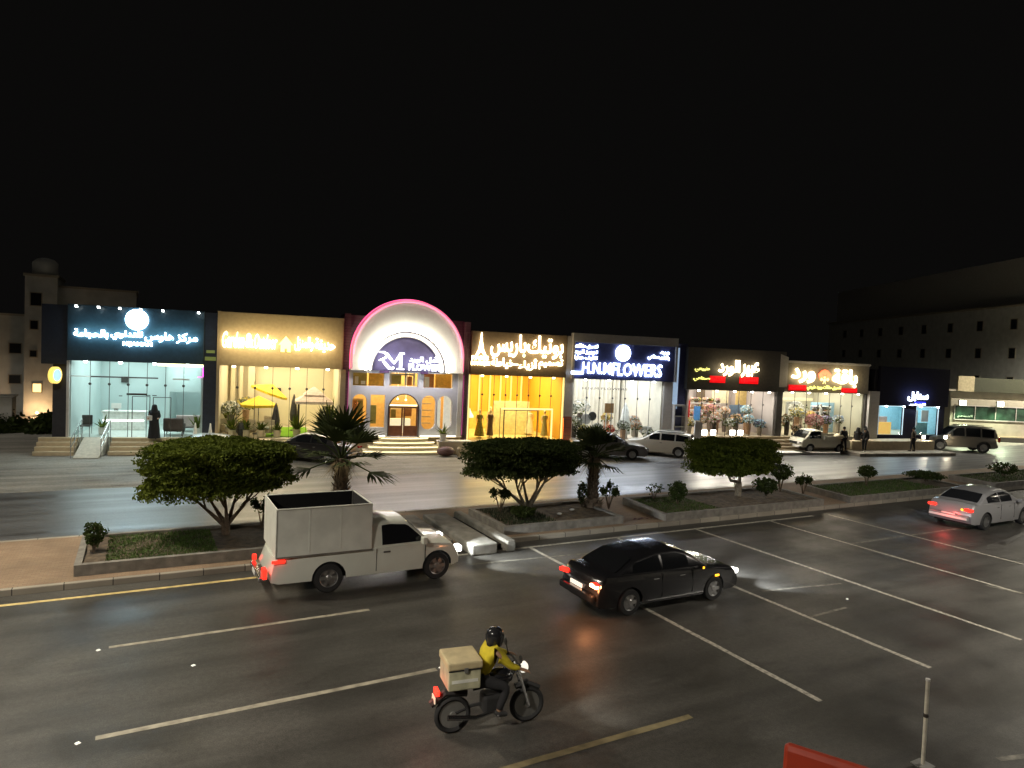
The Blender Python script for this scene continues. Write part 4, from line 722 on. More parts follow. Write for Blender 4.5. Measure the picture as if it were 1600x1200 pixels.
boxpart(e, 'pilaster', 'grey_frame', (-.3,-.05,0,-.03,2,7.2)); boxpart(e, 'pilaster', 'grey_frame', (6.22,-.1,2.2,6.78,2,7.3)); boxpart(e, 'pilaster', 'red_brick', (6.22,-.14,0,6.78,2,2.19)); boxpart(e, 'edge_led', emit('orange_led', (1,.2,.02), 3), (6.205,-.17,.8,6.225,-.13,2.1))
boxpart(e, 'terrace', 'stone_step', (-.4,-1.2,0,7.0,-.004,.66))
# --- 5: flower shop with blue board
e, sb = shop('flower_shop', 27.8, 6.6, .6, 4.62, 6.95, 'shop with blue signboard, white round logo and white curtained window', mat('curtain_white', (.78,.72,.6), .8, var=.08, scale=2), mat('floor_white', (.6,.52,.42), .3), MATS['navy2'], None, light=(.88,.93,1), lp=330, soff=181, mull=7, bx=(-.1,.55))
boxpart(e, 'frame', 'grey_frame', (-.25,-.42,4.6,-.11,-.0,7.5),(-.11,-.42,6.955,7.3,0,7.5),(7.16,-.42,4.6,7.3,0,6.95))
text('lettering', 'H.N.M', (.45,4.98,2.45,5.7), -.4, EW, sb, .004, shear=.05); text('lettering', 'FLOWERS', (2.55,4.9,6.15,5.72), -.4, EW, sb, .004, shear=.05); boxpart(sb, 'underline', EW, (-.3,-.44,4.92,.5,-.38,5.1))
for i, a in enumerate(('تنسيق حفلات','تجهيز الورد','تغليف هدايا')): text('lettering', a, (-.1,6.54-.36*i,1.48,6.84-.36*i), -.36, EW, sb, .02)
text('lettering', 'ورد', (6.0,6.38,6.68,6.62), -.36, EW, sb, .02); text('lettering', 'صناعي', (5.1,6.02,5.95,6.36), -.36, EW, sb, .02); text('lettering', 'باقات', (6.0,6.02,6.7,6.3), -.36, EW, sb, .02)
b = MB(); b.lathe([(.02,-.42),(.52,-.42),(.52,-.32)], (3.28,0,6.37), 28, 'y'); b.build('logo_disc', EW, sb)
b = MB()
for k in range(60):
    x = .2+k*.103; x2 = x+.1; b.quad((x,5.7+.12*math.sin(k*1.9),.7),(x2,5.7+.12*math.sin((k+1)*1.9),.7),(x2,5.7+.12*math.sin((k+1)*1.9),4.8),(x,5.7+.12*math.sin(k*1.9),4.8))
b.build('curtain', MATS['curtain_white'], e)
text('window_letters', 'H.N.M FLOWERS', (.7,3.95,3.9,4.1), .0, MATS['frame_dark'], e, 0, .01)
boxpart(e, 'terrace', 'stone_step', (-.5,-1.1,0,8.0,-.004,.58)); boxpart(e, 'wall_light_panel', emit('coolpanel', (.55,.75,1), .5), (7.35,.1,2.8,7.75,.14,6.9)); boxpart(e, 'pilaster', 'grey_frame', (6.62,-.02,0,7.3,2.5,4.58)); boxpart(e, 'pilaster', 'navy2', (7.31,.15,0,8.4,2,7.2))
t = thing('display_cabinet', 35.15, -.3, .5, 0, 'tall grey glass cabinet standing right of the blue signed shop', 'cabinet'); boxpart(t, 'frame', 'grey_frame', (0,0,0,.06,.6,2.6),(.84,0,0,.9,.6,2.6),(.06,0,2.5,.84,.6,2.6),(.06,.5,0,.84,.6,2.5)); boxpart(t, 'shelf', 'white_wall', *[(.06,.02,z,.84,.5,z+.04) for z in (.4,1.1,1.8)])
t = thing('leaning_board', 35.6, -1.9, 0.0, .2, 'pale narrow board standing upright behind the white wagon', 'board'); boxpart(t, 'panel', 'white_wall', (0,0,0,.55,.08,2.2)); t.rotation_euler = (R(-6), R(8), FA)
boxpart(t, 'foot', 'galv', (.05,-.3,0,.1,.3,.05),(.45,-.3,0,.5,.3,.05))
def bouquet(s, tt, z, r, cols, lb, sd, pot=True, h=.5, group='flower arrangements in the lit shops', n=90):
    rn = random.Random(sd); t = thing('flower_arrangement', s, tt, z, 0, lb, 'flower arrangement', group)
    b = MB(); b.lathe([(.1,0),(.16,.05),(.2,h),(.16,h),(.13,h-.1),(.01,h-.1)], n=10); b.build('vase', mat(('vase_a','vase_b','vase_c')[sd%3], ((.7,.62,.5),(.15,.12,.1),(.6,.35,.2))[sd%3], .4), t, smooth=True)
    for ci, c in enumerate(cols):
        b = MB()
        for k in range(n//len(cols)):
            th = rn.uniform(0,6.28); sp = rn.uniform(-.6,1); q_ = math.sqrt(max(0,1-sp*sp))*r; p = (q_*math.cos(th), q_*math.sin(th), h+r*.7+sp*r*.8)
            for j in range(5): leafquad(b, (p[0]+rn.gauss(0,.02), p[1]+rn.gauss(0,.02), p[2]+rn.gauss(0,.02)), .085, rn)
        b.build('blooms', mat('bloom_%d_%d_%d' % tuple(int(v*100) for v in c), c, .7), t)
    b = MB()
    for k in range(40): leafquad(b, (rn.gauss(0,r*.5), rn.gauss(0,r*.5), h+rn.uniform(0,r)), .14, rn)
    b.build('leaves', MATS['leaf'], t); return t
WH, PKc, RD, PE, LV, YL, GR = (.85,.82,.75), (.7,.35,.35), (.6,.04,.03), (.8,.5,.3), (.4,.3,.55), (.85,.7,.2), (.3,.32,.25)
for i, a in enumerate(((28.3,.6,.6,.45,(WH,GR),'tall white floral display filling the left corner of the blue signed shop',.9),(29.0,.5,.6,.35,(WH,YL),'white and cream flowers second from the left corner',.5),(30.1,.8,.6,.3,(GR,WH),'dark leafed arrangement in front of the round panels',.6),(31.2,1.4,.6,.35,(PE,RD),'orange and red flowers in the middle of the blue signed shop',.4),(31.9,.7,.6,.38,(WH,GR),'green and white arrangement right of the orange flowers',.7),(32.8,.6,.6,.4,(WH,PE),'cream flowers on a tall vase near the white cone',.7),(33.6,.5,.6,.42,(WH,WH),'round white flower mound at the right end of the curtained window',.3))):
    bouquet(a[0],a[1],a[2],a[3],a[4],a[5],i+1,h=a[6],n=110)
t = thing('menu_board', 30.75, 1.2, .6, 0, 'brown square notice board on white legs inside the blue signed shop', 'notice board'); boxpart(t, 'panel', mat('brown_panel', (.3,.16,.06), .6), (0,0,1.75,.65,.05,2.4)); boxpart(t, 'leg', 'white_wall', (.1,0,0,.16,.05,1.75)); boxpart(t, 'leg', 'white_wall', (.48,0,0,.54,.05,1.75))
t = thing('cone_ornament', 32.5, 1.6, .6, 0, 'tall white cone ornament behind the flowers', 'ornament'); b = MB(); b.lathe([(.4,.3),(.36,1.0),(.24,1.9),(.05,2.4),(0,2.42)], n=16); b.lathe([(.2,0),(.2,.3)], n=12); b.build('cone', MATS['cone_white'], t, smooth=True)
for i, (s, r_, zc, lb) in enumerate(((29.5,.36,1.3,'pale round panel, left of the pair behind the flowers'),(29.95,.3,1.5,'dark round panel, right of the pair behind the flowers'))):
    t = thing('backdrop', s, 1.4, .6, 0, lb, 'backdrop panel', 'round backdrop panels'); b = MB(); b.lathe([(.01,-.02),(r_,-.02),(r_,.02),(.01,.02)], (0,0,zc), 20, 'y'); b.build('disc', MATS['grey_frame' if i == 0 else 'black_board'], t); boxpart(t, 'stand', 'chrome', (-.02,-.02,0,.02,.018,zc-r_+.02),(-.2,-.1,0,.2,.1,.03))
# --- 6
e, sb = shop('rose_shop', 36.3, 7.2, 1.0, 4.14, 7.0, 'shop with near black signboard, cream lettering and yellow and red small signs', mat('pale_lilac', (.55,.48,.45), .7, var=.12, scale=.7), mat('floor_mix', (.6,.5,.35), .3), MATS['black_board'], None, light=(1,.93,.84), lp=300, soff=209, mull=7, bx=(-.35,.45), depth=5)
text('lettering', 'الورد', (2.0,5.14,3.72,6.25), -.42, EWW, sb, .03); text('lettering', 'عبير', (3.85,5.1,5.3,6.15), -.42, EWW, sb, .03)
text('lettering', 'طبيعي', (.18,5.36,1.34,5.7), -.38, EY, sb, .04); text('lettering', 'صناعي', (.1,4.74,1.4,5.06), -.38, EY, sb, .04)
for x0, x1, s_ in ((1.42,2.64,'هدايا'),(3.8,5.34,'تنسيق')):
    p = boxpart(sb, 'red_sign', ERb, (x0,-.36,4.66,x1,-.31,5.13)); text('lettering', s_, (x0+.1,4.74,x1-.1,5.05), -.38, ER, p, .03)
lamp('added_sign_glow', 'AREA', (3.7,-1.1,5.6), 30, (1,.8,.45), e, size=3.4, sy=.6, rot=(R(90),0,0))  # added lamp for the halo round the cream letters
steps(e, -.2, 8.4, 1.0, n=5, tread=.3); boxpart(e, 'terrace', 'white_wall', (-.6,-2.4,0,8.4,-1.52,.17))
boxpart(e, 'wall_panel', mat('red_panel_wall', (.75,.02,.015), .5), (.7,1.6,2.0,1.25,1.7,3.3)); boxpart(e, 'wall_panel', mat('blue_panel_wall', (.1,.35,.85), .5), (1.5,1.4,1.9,1.98,1.5,2.9)); boxpart(e, 'wall_panel', 'brown_board', (3.7,4.5,3.0,4.4,4.6,4.3)); boxpart(e, 'wall_panel', mat('cream_panel', (.8,.7,.45), .6), (4.6,3.8,3.0,6.0,3.9,4.1)); boxpart(e, 'wall_panel', mat('gold_panel', (.6,.42,.15), .6), (6.1,3,2.2,7.0,3.1,4.3)); boxpart(e, 'wall_panel', mat('steel_panel', (.16,.22,.3), .4), (5.0,2.2,1.6,6.8,2.3,3.0))
boxpart(e, 'shelf', 'white_wall', *[(2.3,3,z,4.8,3.4,z+.05) for z in (1.5,2.0,2.5,3.0)])
for i, a in enumerate(((36.9,.6,.35,(WH,YL),'cream flowers at the left end of the black signed shop',.6),(38.9,.6,.35,(WH,PKc),'pink white flowers beside the blue panel',.8),(39.5,1.2,.4,(PE,WH),'peach flowers before the shelves of the black signed shop',.9),(40.2,.7,.35,(GR,WH),'green bouquet in the middle of the black signed shop',.6),(41.0,1.0,.42,(GR,PE),'dark green bouquet right of the middle',.8),(41.9,.8,.4,(WH,(.5,.75,.9)),'pale blue flowers near the steel panel',.8),(42.8,.7,.4,((.1,.12,.2),(.5,.7,.85)),'dark blue bouquet at the right end of the black signed shop',.5),(39.9,2.6,.4,(PE,PKc),'peach bouquet on the rear shelf of the black signed shop',1.4))): bouquet(a[0],a[1],1.0,a[2],a[3],a[4],i+3,h=a[5])
for i, (s, lb) in enumerate(((37.5,'leftmost floodlight at the foot of the black signed shop'),(38.2,'second floodlight from the left at the foot of the black signed shop'),(39.75,'third floodlight from the left, behind the round tree'),(40.4,'rightmost floodlight at the foot of the black signed shop'))):
    t = thing('floodlight', s, -.35, 1.0, 0, lb, 'floodlight', 'white floodlights on the top step'); boxpart(t, 'body', 'galv', (-.22,0,.08,.22,.1,.45), bevel=.02); boxpart(t, 'lens', emit('flood_lens', (1,.96,.85), 14), (-.2,-.02,.1,.2,-.002,.43)); boxpart(t, 'stand', 'frame_dark', (-.15,.02,0,-.1,.08,.08),(.1,.02,0,.15,.08,.08)); lamp('bulb', 'AREA', (0,-.06,.27), 50, (1,.93,.75), t, size=.35, sy=.3, rot=(R(-90),0,0))
boxpart(e, 'pilaster', 'black_board', (7.2,-.1,0,7.7,2,7.0))
# --- 7
e, sb = shop('bouquet_shop', 44.0, 7.45, 1.0, 4.2, 6.35, 'shop with grey brown signboard and orange red flower emblem', mat('cream_wall2', (.56,.52,.4), .7, var=.12, scale=.7), MATS['floor_mix'], mat('taupe_board', (.23,.2,.15), .6), None, light=(1,.95,.82), lp=310, soff=209, mull=7, depth=5)
b = MB(); b.loft([[(-.55,-.32,4.5),(.12,-.32,4.5),(.12,0,4.5),(-.55,0,4.5)],[(-.55,-.32,6.82),(.12,-.32,6.62),(.12,0,6.62),(-.55,0,6.82)]]); b.build('frame', MATS['grey_frame'], e)
boxpart(e, 'frame', 'grey_frame', (.12,-.36,6.25,7.5,-.303,6.4)); MATS['taupe_board']
for a, bx_ in (('ورد',(.36,4.85,2.42,5.9)),('باقة',(4.0,4.62,6.26,5.95))): text('lettering', a, bx_, -.42, EWW, sb, .03)
red = emit('flower_led', (1,.2,.08), 2); fl = MB()
for k in range(14):
    a = math.pi*(-.1+1.2*k/13); r1 = .42+.1*math.sin(k*3); c0 = (3.27+.36*math.cos(a), 5.42+.3*math.sin(a)); fl.lathe([(.01,-.43),(.15,-.42),(.13,-.38)], (c0[0],0,c0[1]), 7, 'y')
for c0 in ((3.05,5.35),(3.5,5.35),(3.27,5.55),(2.85,5.5),(3.7,5.5)): fl.lathe([(.01,-.44),(.14,-.43),(.12,-.38)], (c0[0],0,c0[1]), 8, 'y')
fl.build('flower_emblem', red, sb); fl = MB()
for x, z_, r_ in ((3.0,5.15,.12),(3.27,5.1,.13),(3.55,5.15,.12),(3.27,5.3,.08)): fl.lathe([(.01,-.45),(r_,-.44),(r_*.8,-.38)], (x,0,z_), 8, 'y')
fl.tube([(3.15,-.42,4.84),(3.25,-.42,5.05)], .025); fl.tube([(3.38,-.42,4.84),(3.3,-.42,5.05)], .025); fl.build('stem_emblem', emit('stem_led', (1,.8,.3), 2.2), sb)
for x0, x1, z0, z1, s_ in ((.25,1.78,4.3,4.7,'باقات'),(4.95,6.38,4.24,4.58,'هدايا')):
    p = boxpart(sb, 'red_sign', ERb, (x0,-.36,z0,x1,-.31,z1)); text('lettering', s_, (x0+.12,z0+.07,x1-.12,z1-.06), -.38, ER, p, .03)
text('lettering', 'تنسيق حفلات وورد طبيعي', (1.82,4.34,4.85,4.74), -.38, EY, sb, .03); boxpart(sb, 'gutter', 'frame_dark', (.0,-.31,4.19,7.4,-.29,4.2))
lamp('added_sign_glow', 'AREA', (3.5,-1.1,5.3), 45, (1,.83,.5), e, size=5.6, sy=.6, rot=(R(90),0,0))  # added lamp brightening the taupe board
steps(e, .9, 6.5, 1.0, n=5, tread=.3, y0=-.006); boxpart(e, 'terrace', 'white_wall', (.0,-2.4,0,3.2,-1.52,.17))
boxpart(e, 'display_frame', 'white_wall', (1.2,.9,1.01,1.4,1.0,3.4),(1.4,.9,3.25,2.3,1.0,3.4),(4.2,.8,1.0,4.35,.9,3.3),(1.4,2.5,1.9,2.3,2.6,2.0)); boxpart(e, 'wall_panel', 'cream_panel', (2.2,4.5,3.3,6.8,4.6,3.5)); boxpart(e, 'wall_panel', mat('sky_panel', (.35,.55,.7), .5), (5.0,2.6,1.0,7.2,2.7,3.3)); boxpart(e, 'shelf', 'white_wall', *[(4.8,2.0,z,6.4,2.5,z+.05) for z in (1.4,1.8,2.2,2.6,3.0)]); boxpart(e, 'wall_panel', 'brown_board', (.5,3.4,3.0,1.1,3.5,3.3))
for i, a in enumerate(((44.4,.6,.4,(WH,PE),'cream flowers at the left corner of the emblem signed shop',.7),(45.0,.5,.35,((.4,.25,.12),WH),'brown vased flowers second from the left corner',1.0),(46.2,.9,.45,(WH,YL),'big white and yellow arrangement beside the white frame',1.3),(46.9,1.4,.45,(GR,WH),'green and white flowers in the middle of the emblem signed shop',1.2),(48.1,.9,.35,(WH,WH),'small white flowers right of the pink roses',.6),(48.9,.9,.4,(GR,LV),'lilac and grey flowers by the shelves',.8),(49.9,.8,.38,((.5,.6,.75),WH),'pale blue flowers at the right end of the emblem signed shop',.9),(45.9,.5,.35,((.5,.4,.35),PE),'dusky bouquet in a round vase near the step',.3))): bouquet(a[0],a[1],1.0,a[2],a[3],a[4],i+6,h=a[5])
bouquet(47.6,.7,1.0,.62,(PKc,(.6,.3,.28)),'large round mass of pink roses behind the small pickup',9,h=.6,n=260)
boxpart(e, 'pilaster', 'grey_frame', (7.65,-.3,0,8.6,.4,4.4)); boxpart(e, 'pilaster', 'grey_frame', (8.65,.1,0,9.1,2,4.45)); boxpart(e, 'pilaster', 'black_board', (7.45,-.1,0,7.64,2,5.6))
# --- 8
e, sb = shop('last_shop', 52.6, 6.9, 1.1, 3.36, 6.3, 'dark rightmost shop of the row with bluish white lettering and two small windows', mat('blue_wall', (.3,.55,.65), .7, var=.1), MATS['floor_mix'], mat('ink_board', (.012,.012,.024), .9, spec=.1), None, light=(.75,.92,1), lp=170, soff=30, mull=0, depth=4, ceil=2)
EB = emit('blue_letters', (.7,.8,1), 6)
text('lettering', 'سنابل', (2.6,3.74,4.65,4.48), -.42, EB, sb, .05); text('lettering', 'للعطور', (2.85,3.42,4.45,3.6), -.38, EB, sb, .02); boxpart(sb, 'blue_bar', emit('bluebar', (.02,.03,.9), .9), (3.4,-.36,3.6,4.5,-.31,3.72))
lamp('added_sign_glow', 'AREA', (3.6,-.9,4.1), 22, (.35,.45,1), e, size=2.6, sy=.5, rot=(R(90),0,0))  # added lamp for the blue halo round the letters
boxpart(e, 'front_wall', 'ink_board', (0,-.02,0,.3,.2,3.36),(2.78,-.02,0,4.0,.2,3.36),(6.33,-.02,0,6.9,.2,3.36),(.3,-.02,0,2.78,.2,1.12),(4.0,-.02,0,6.33,.2,1.12))
for x0, x1 in ((.3,2.78),(4.0,6.33)):
    b = MB(); b.quad((x0,.1,1.12),(x1,.1,1.12),(x1,.1,3.36),(x0,.1,3.36)); g = b.build('shop_window', G_, e); boxpart(g, 'window_frame', emit('wframe', (.7,.88,1), .8), (x0,.0,1.13,x0+.05,.05,3.35),(x1-.05,.0,1.13,x1,.05,3.35),(x0+.05,0,3.29,x1-.05,.05,3.35))
boxpart(e, 'wall_panel', emit('gold_lit', (1,.6,.15), .7), (1.4,.9,1.1,2.6,1.0,2.0)); boxpart(e, 'wall_panel', mat('pink_panel', (.6,.5,.5), .6), (.6,1.4,1.9,2.7,1.5,2.4)); boxpart(e, 'poster', 'white_wall', (4.3,.6,1.8,4.9,.65,3.0),(5.3,.6,2.1,6.0,.65,3.0)); boxpart(e, 'poster', mat('teal_poster', (.2,.4,.42), .6), (4.3,.8,1.1,6.2,.9,2.0))
for i, (s, lb) in enumerate(((56.5,'small floodlight left of the rightmost shop doorway'),(58.7,'small floodlight right of the rightmost shop doorway'))):
    t = thing('floodlight', s, -.9, .9, 0, lb, 'floodlight', 'small floodlights by the last shop'); boxpart(t, 'body', 'galv', (-.15,0,.05,.15,.1,.3), bevel=.02); boxpart(t, 'lens', MATS['flood_lens'], (-.14,-.02,.06,.14,-.002,.29)); boxpart(t, 'stand', 'frame_dark', (-.1,.02,0,.1,.08,.05)); lamp('bulb', 'POINT', (0,-.15,.2), 45, (1,.85,.6), t, radius=.08)
boxpart(e, 'terrace', 'stone_step', (-3.6,-1.6,0,4.2,-.026,.85)); boxpart(e, 'terrace', 'kerb', (-4.5,-3.2,0,4.4,-1.6,.2))
def goods(s0, s1, t_, z, n, cols, lb, grp, sd):
    rn = random.Random(sd); proto = None
    for k in range(n):
        s_ = s0+(s1-s0)*(k+rn.random()*.6)/n
        if k < 3:
            proto = bouquet(s_, t_, z, .13, cols[k%len(cols)], lb, sd+k, h=.14, group=grp, n=36)
        else: dup(protos[k%3], F(s_, t_+rn.uniform(-.15,.15), z), FA+rn.random()*6, lb, grp); continue
        if k == 0: protos = []
        protos.append(proto)
for zz, sd_ in ((1.55,30),(2.05,40),(2.55,50),(3.05,60)): goods(38.65, 41.0, 3.15, zz, 8, ((WH,PE),(PKc,WH),(GR,YL)), 'small flower vase on the %s of white shelves in the black signed shop' % {30:'lowest',40:'second lowest',50:'second highest',60:'highest'}[sd_], 'vases on the shelves of the black signed shop, row %d' % sd_, sd_)
for zz, sd_ in ((1.45,70),(1.85,80),(2.25,90),(2.65,100)): goods(48.9, 50.3, 2.2, zz, 6, ((WH,LV),(WH,(.5,.6,.75)),(GR,WH)), 'small flower vase on the %s of shelves in the emblem signed shop' % {70:'lowest',80:'second lowest',90:'second highest',100:'highest'}[sd_], 'vases on the shelves of the emblem signed shop, row %d' % sd_, sd_)
for i, (s_, t_, r_, c_, h_, lb) in enumerate(((36.7,1.8,.4,(WH,YL),1.2,'tall cream bouquet behind the left corner of the black signed shop'),(38.4,1.9,.3,(PKc,WH),1.1,'pink bouquet behind the blue panel'),(40.9,2.2,.35,(PE,WH),1.3,'tall peach bouquet right of the shelves'),(42.3,1.6,.4,((.55,.8,.95),WH),1.4,'icy blue bouquet high in front of the steel panel'),(44.8,1.7,.42,(WH,YL),1.5,'tall cream bouquet behind the left corner of the emblem signed shop'),(47.3,2.3,.5,(WH,WH),1.6,'wide white bouquet high behind the pink roses'),(48.4,2.0,.3,(PE,YL),1.2,'apricot bouquet right of the high white one'),(28.4,1.7,.5,(WH,GR),1.5,'high white blossom branch at the left of the blue signed shop'),(29.6,2.6,.6,(WH,WH),1.5,'wide white flower cloud behind the round panels'),(31.5,2.4,.35,(PE,YL),1.0,'apricot flowers behind the orange ones'),(33.2,1.6,.35,(WH,PE),.9,'cream bouquet right of the white cone'),(7.6,1.4,.5,(GR,WH),1.2,'pale leafy bush of flowers left of the open parasol'),(8.3,3.4,.5,(GR,YL),1.3,'yellowish bush behind the wicker chairs'),(12.9,2.0,.45,(GR,WH),1.0,'pale bush right of the pavilion'))): bouquet(s_, t_, 1.0 if s_ > 36 else .7, r_, c_, lb, i+11, h=h_, n=130)
# --- green restaurant at far right
GA = R(-27); t = empty('restaurant', (64.6,35.5,0), GA, 'pale low building with green glazed strip and two floodlights at far right', 'building')
boxpart(t, 'wall', 'render_tan', (0,0,0,16,8,3.75)); boxpart(t, 'parapet', 'render_tan', (.1,.3,3.76,16,8,4.4)); 
b = MB(); b.quad((.3,-.04,1.9),(12,-.04,1.9),(12,-.04,3.1),(.3,-.04,3.1)); g = b.build('green_window', mat('green_glass', (.03,.07,.045), .15, var=.6, scale=1.5), t)
for k in range(7): boxpart(g, 'mullion', 'grey_frame', (.3+k*1.9,-.1,1.9,.36+k*1.9,-.045,3.1))
boxpart(g, 'window_frame', 'grey_frame', (.3,-.12,3.1,12,-.045,3.18),(.3,-.1,1.82,12,-.045,1.9)); text('lettering', 'المطعم', (.6,2.0,2.0,2.3), -.12, mat('pale_green', (.5,.65,.5), .6), g, .02)
boxpart(t, 'roof_sign', mat('olive_sign', (.04,.042,.022), .8), (1.9,-.2,4.42,13,0,5.7)); boxpart(t, 'roof_sign', mat('tan_sign', (.5,.42,.26), .7), (.4,-.22,4.42,1.89,0,5.8)); boxpart(t, 'skirting', 'stone_step', (0,-.3,0,16,-.003,.5))
boxpart(t, 'dark_base', 'frame_dark', (4.5,-.5,.0,16,-.31,.4))
for i, (x, lb) in enumerate(((.75,''),(4.2,''))):
    p = boxpart(t, 'floodlight', 'galv', (x-.3,-.5,3.18,x+.3,-.3,3.62), bevel=.02); boxpart(p, 'lens', emit('green_flood', (.85,1,.7), 22), (x-.28,-.53,3.2,x+.28,-.505,3.6)); lamp('bulb', 'SPOT', (x,-.8,3.3), 500, (.85,1,.65), t, spot=R(150), rot=(R(-25),0,0), radius=.15)
rn = random.Random(5)
for k in range(12): bouquet(0,0,0,.01,(WH,),'',k) if False else None
# ================================================================== VEHICLES
mat('tyre', (.02,.02,.02), .8, var=.2); mat('rim', (.45,.45,.45), .3, .9); mat('car_glass', (.012,.013,.015), .06, var=0); mat('underbody', (.012,.012,.012), .9); mat('plastic', (.03,.03,.03), .6)
HL = emit('head_lit', (1,.97,.9), 6); TL = emit('tail_lit', (1,.02,.01), 3.0); TD = mat('tail_dim', (.35,.01,.01), .25); TA = emit('amber_lit', (1,.45,.02), 3.5)
def interp(pl, x):
    if x <= pl[0][0]: return pl[0][1]
    for (a, b), (c, d) in zip(pl, pl[1:]):
        if x <= c: return b+(d-b)*(x-a)/(c-a) if c > a else d
    return pl[-1][1]
def paint(name, c, rough=.3, metal=.0):
    M = mat(name, c, rough, metal, var=.05, scale=1.5); M.node_tree.nodes['Principled BSDF'].inputs['Coat Weight'].default_value = .6; M.node_tree.nodes['Principled BSDF'].inputs['Coat Roughness'].default_value = .08; return M
def wheel(e, x, y, r, wd=.2, side=1, rim='rim'):
    b = MB(); b.lathe([(r*.62,-wd/2),(r*.93,-wd/2),(r,-wd*.3),(r,wd*.3),(r*.93,wd/2),(r*.62,wd/2)], (0,0,0), 28, 'y', caps=False); t = b.build('wheel', MATS['tyre'], e, smooth=True); t.location = (x, y, r)
    b = MB(); b.lathe([(r*.66,side*wd*.3),(r*.63,side*wd*.5),(r*.58,side*wd*.46),(r*.56,side*wd*.15)], (0,0,0), 24, 'y', caps=False); b.lathe([(.02,side*wd*.12),(r*.62,side*wd*.13)], n=24, axis='y', caps=False)
    for k in range(6):
        a = k*math.pi/3; u = Vector((math.cos(a),0,math.sin(a))); v = Vector((-math.sin(a),0,math.cos(a)))*.045; o = Vector((0,side*wd*.44,0))
        b.loft([[o-v*.8, o+v*.8, o+v*.8-o*.3, o-v*.8-o*.3], [o+u*r*.6+v*1.3, o+u*r*.6-v*1.3, o+u*r*.6-v*1.3-o*.3, o+u*r*.6+v*1.3-o*.3][::-1][2:]+[o+u*r*.6+v*1.3, o+u*r*.6-v*1.3, o+u*r*.6-v*1.3-o*.3, o+u*r*.6+v*1.3-o*.3][::-1][:2]]) if False else b.quad(o-v*.8, o+v*.8, o+u*r*.6+v*1.2, o+u*r*.6-v*1.2)
    b.lathe([(.01,side*wd*.5),(.06,side*wd*.5),(.08,side*wd*.42)], n=12, axis='y'); b.build('rim', MATS[rim], t)
def vehicle(name, loc, rz, lb, cat, pm, L, W, top, gh, wheels, r, wins, ws, rw, taper=.13, sill=.24, tumble=.74, group=None, lit=True, glow=None, lights=None, belt_in=.03, lean=.0):
    e = empty(name, loc, rz, lb, cat, group); hl = L/2; xs = sorted(set([-hl+L*i/70 for i in range(71)]+[x+r*1.16*math.cos(math.pi*k/10) for x in wheels for k in range(11)]))
    hw = lambda x: W/2*(1-taper*abs(x/hl)**3.2)
    def zb(x):
        z = sill+.10*max(0, abs(x)/hl-.9)*10*.5
        for wx in wheels:
            d = abs(x-wx); RR = r*1.16
            if d < RR: z = max(z, r+math.sqrt(RR*RR-d*d))
        return z
    rings = []; NB = 7
    for x in xs:
        zt = interp(top, x); z0 = min(zb(x), zt-.05); h = hw(x); ring = []
        for j in range(NB+1):
            f = j/NB; z = z0+(zt-.04-z0)*f; y = h*(1-.045*((z-.58)/.4)**2 if z > .58 else 1-.05*((z-.58)/.4)**2); ring.append((x, y, z))
        ring += [(x, h*.955, zt-.012), (x, h*.90, zt), (x, h*.5, zt+.018), (x, 0, zt+.025)]
        rings.append(ring)
    b = MB(); full = []
    for rg in rings:
        full.append(rg+[(p[0], -p[1], p[2]) for p in reversed(rg[:-1])])
    # bulge bumpers outward in plan and profile
    for fr in (full,):
        for k, rg in enumerate(fr):
            x = xs[k]; q = max(0, (abs(x)/hl-.86)/.14)
            if q > 0: fr[k] = [(p[0]-math.copysign(1, x)*q*(.10*((p[2]-.5)/.35)**2*.6+.16*(abs(p[1])/(W/2))**3), p[1], p[2]) for p in rg]
    b.loft(full, closed=False, caps=True); body = b.build('body', pm, e, smooth=True)
    b = MB(); b.box(-hl+.25, -W/2+.26, sill-.04, hl-.25, W/2-.26, .62); b.build('underbody', MATS['underbody'], e)
    # greenhouse
    g0, g1 = gh[0][0], gh[-1][0]; n = 44; gx = sorted(set([g0+(g1-g0)*i/n for i in range(n+1)]+[p[0] for p in gh])); H = max(z for _, z in gh)
    def side_y(x, z):
        bz = interp(top, x); wb = hw(x)*(.955-belt_in); f = max(0, min(1, (z-bz)/(H-bz))); return wb+(W/2*tumble-wb)*f**1.25
    rings = []
    for x in gx:
        bz, tz = interp(top, x)-.05, interp(gh, x); tz = max(tz, bz+.03); rg = []
        for j in range(7): z = bz+(tz-.05-bz)*j/6; rg.append((x, side_y(x, z), z))
        wy = side_y(x, tz); rg += [(x, wy*.95, tz-.012), (x, wy*.82, tz+.008), (x, wy*.4, tz+.028), (x, 0, tz+.034)]
        rings.append(rg+[(p[0], -p[1], p[2]) for p in reversed(rg[:-1])])
    b = MB(); b.loft(rings, closed=False, caps=False); b.build('cabin', pm, e, smooth=True)
    for s in (1, -1):
        for (xa, xb) in wins:
            b = MB(); k = 12; cols = []
            for i in range(k+1):
                x = xa+(xb-xa)*i/k; zt = interp(gh, x)-.085; z0 = interp(top, x)+.035; zt = max(zt, z0+.01); cols.append([(x, s*(side_y(x, z0+(zt-z0)*j/4)+.008), z0+(zt-z0)*j/4) for j in range(5)])
            b.loft(cols, closed=False, caps=False); b.build('side_window', MATS['car_glass'], e, smooth=True)
    for (xa, xb), nm in ((ws, 'windshield'), (rw, 'rear_window')):
        if xa is None: continue
        b = MB(); cols = []
        for i in range(9):
            x = xa+(xb-xa)*i/8; tz = interp(gh, x); wy = side_y(x, tz)*.86; sg = 1 if nm == 'windshield' else -1
            cols.append([(x+sg*.012, wy*j/4, tz+.034-.006*abs(j)+.012) for j in range(-4, 5)])
        b.loft(cols, closed=False, caps=False); b.build(nm, MATS['car_glass'], e, smooth=True)
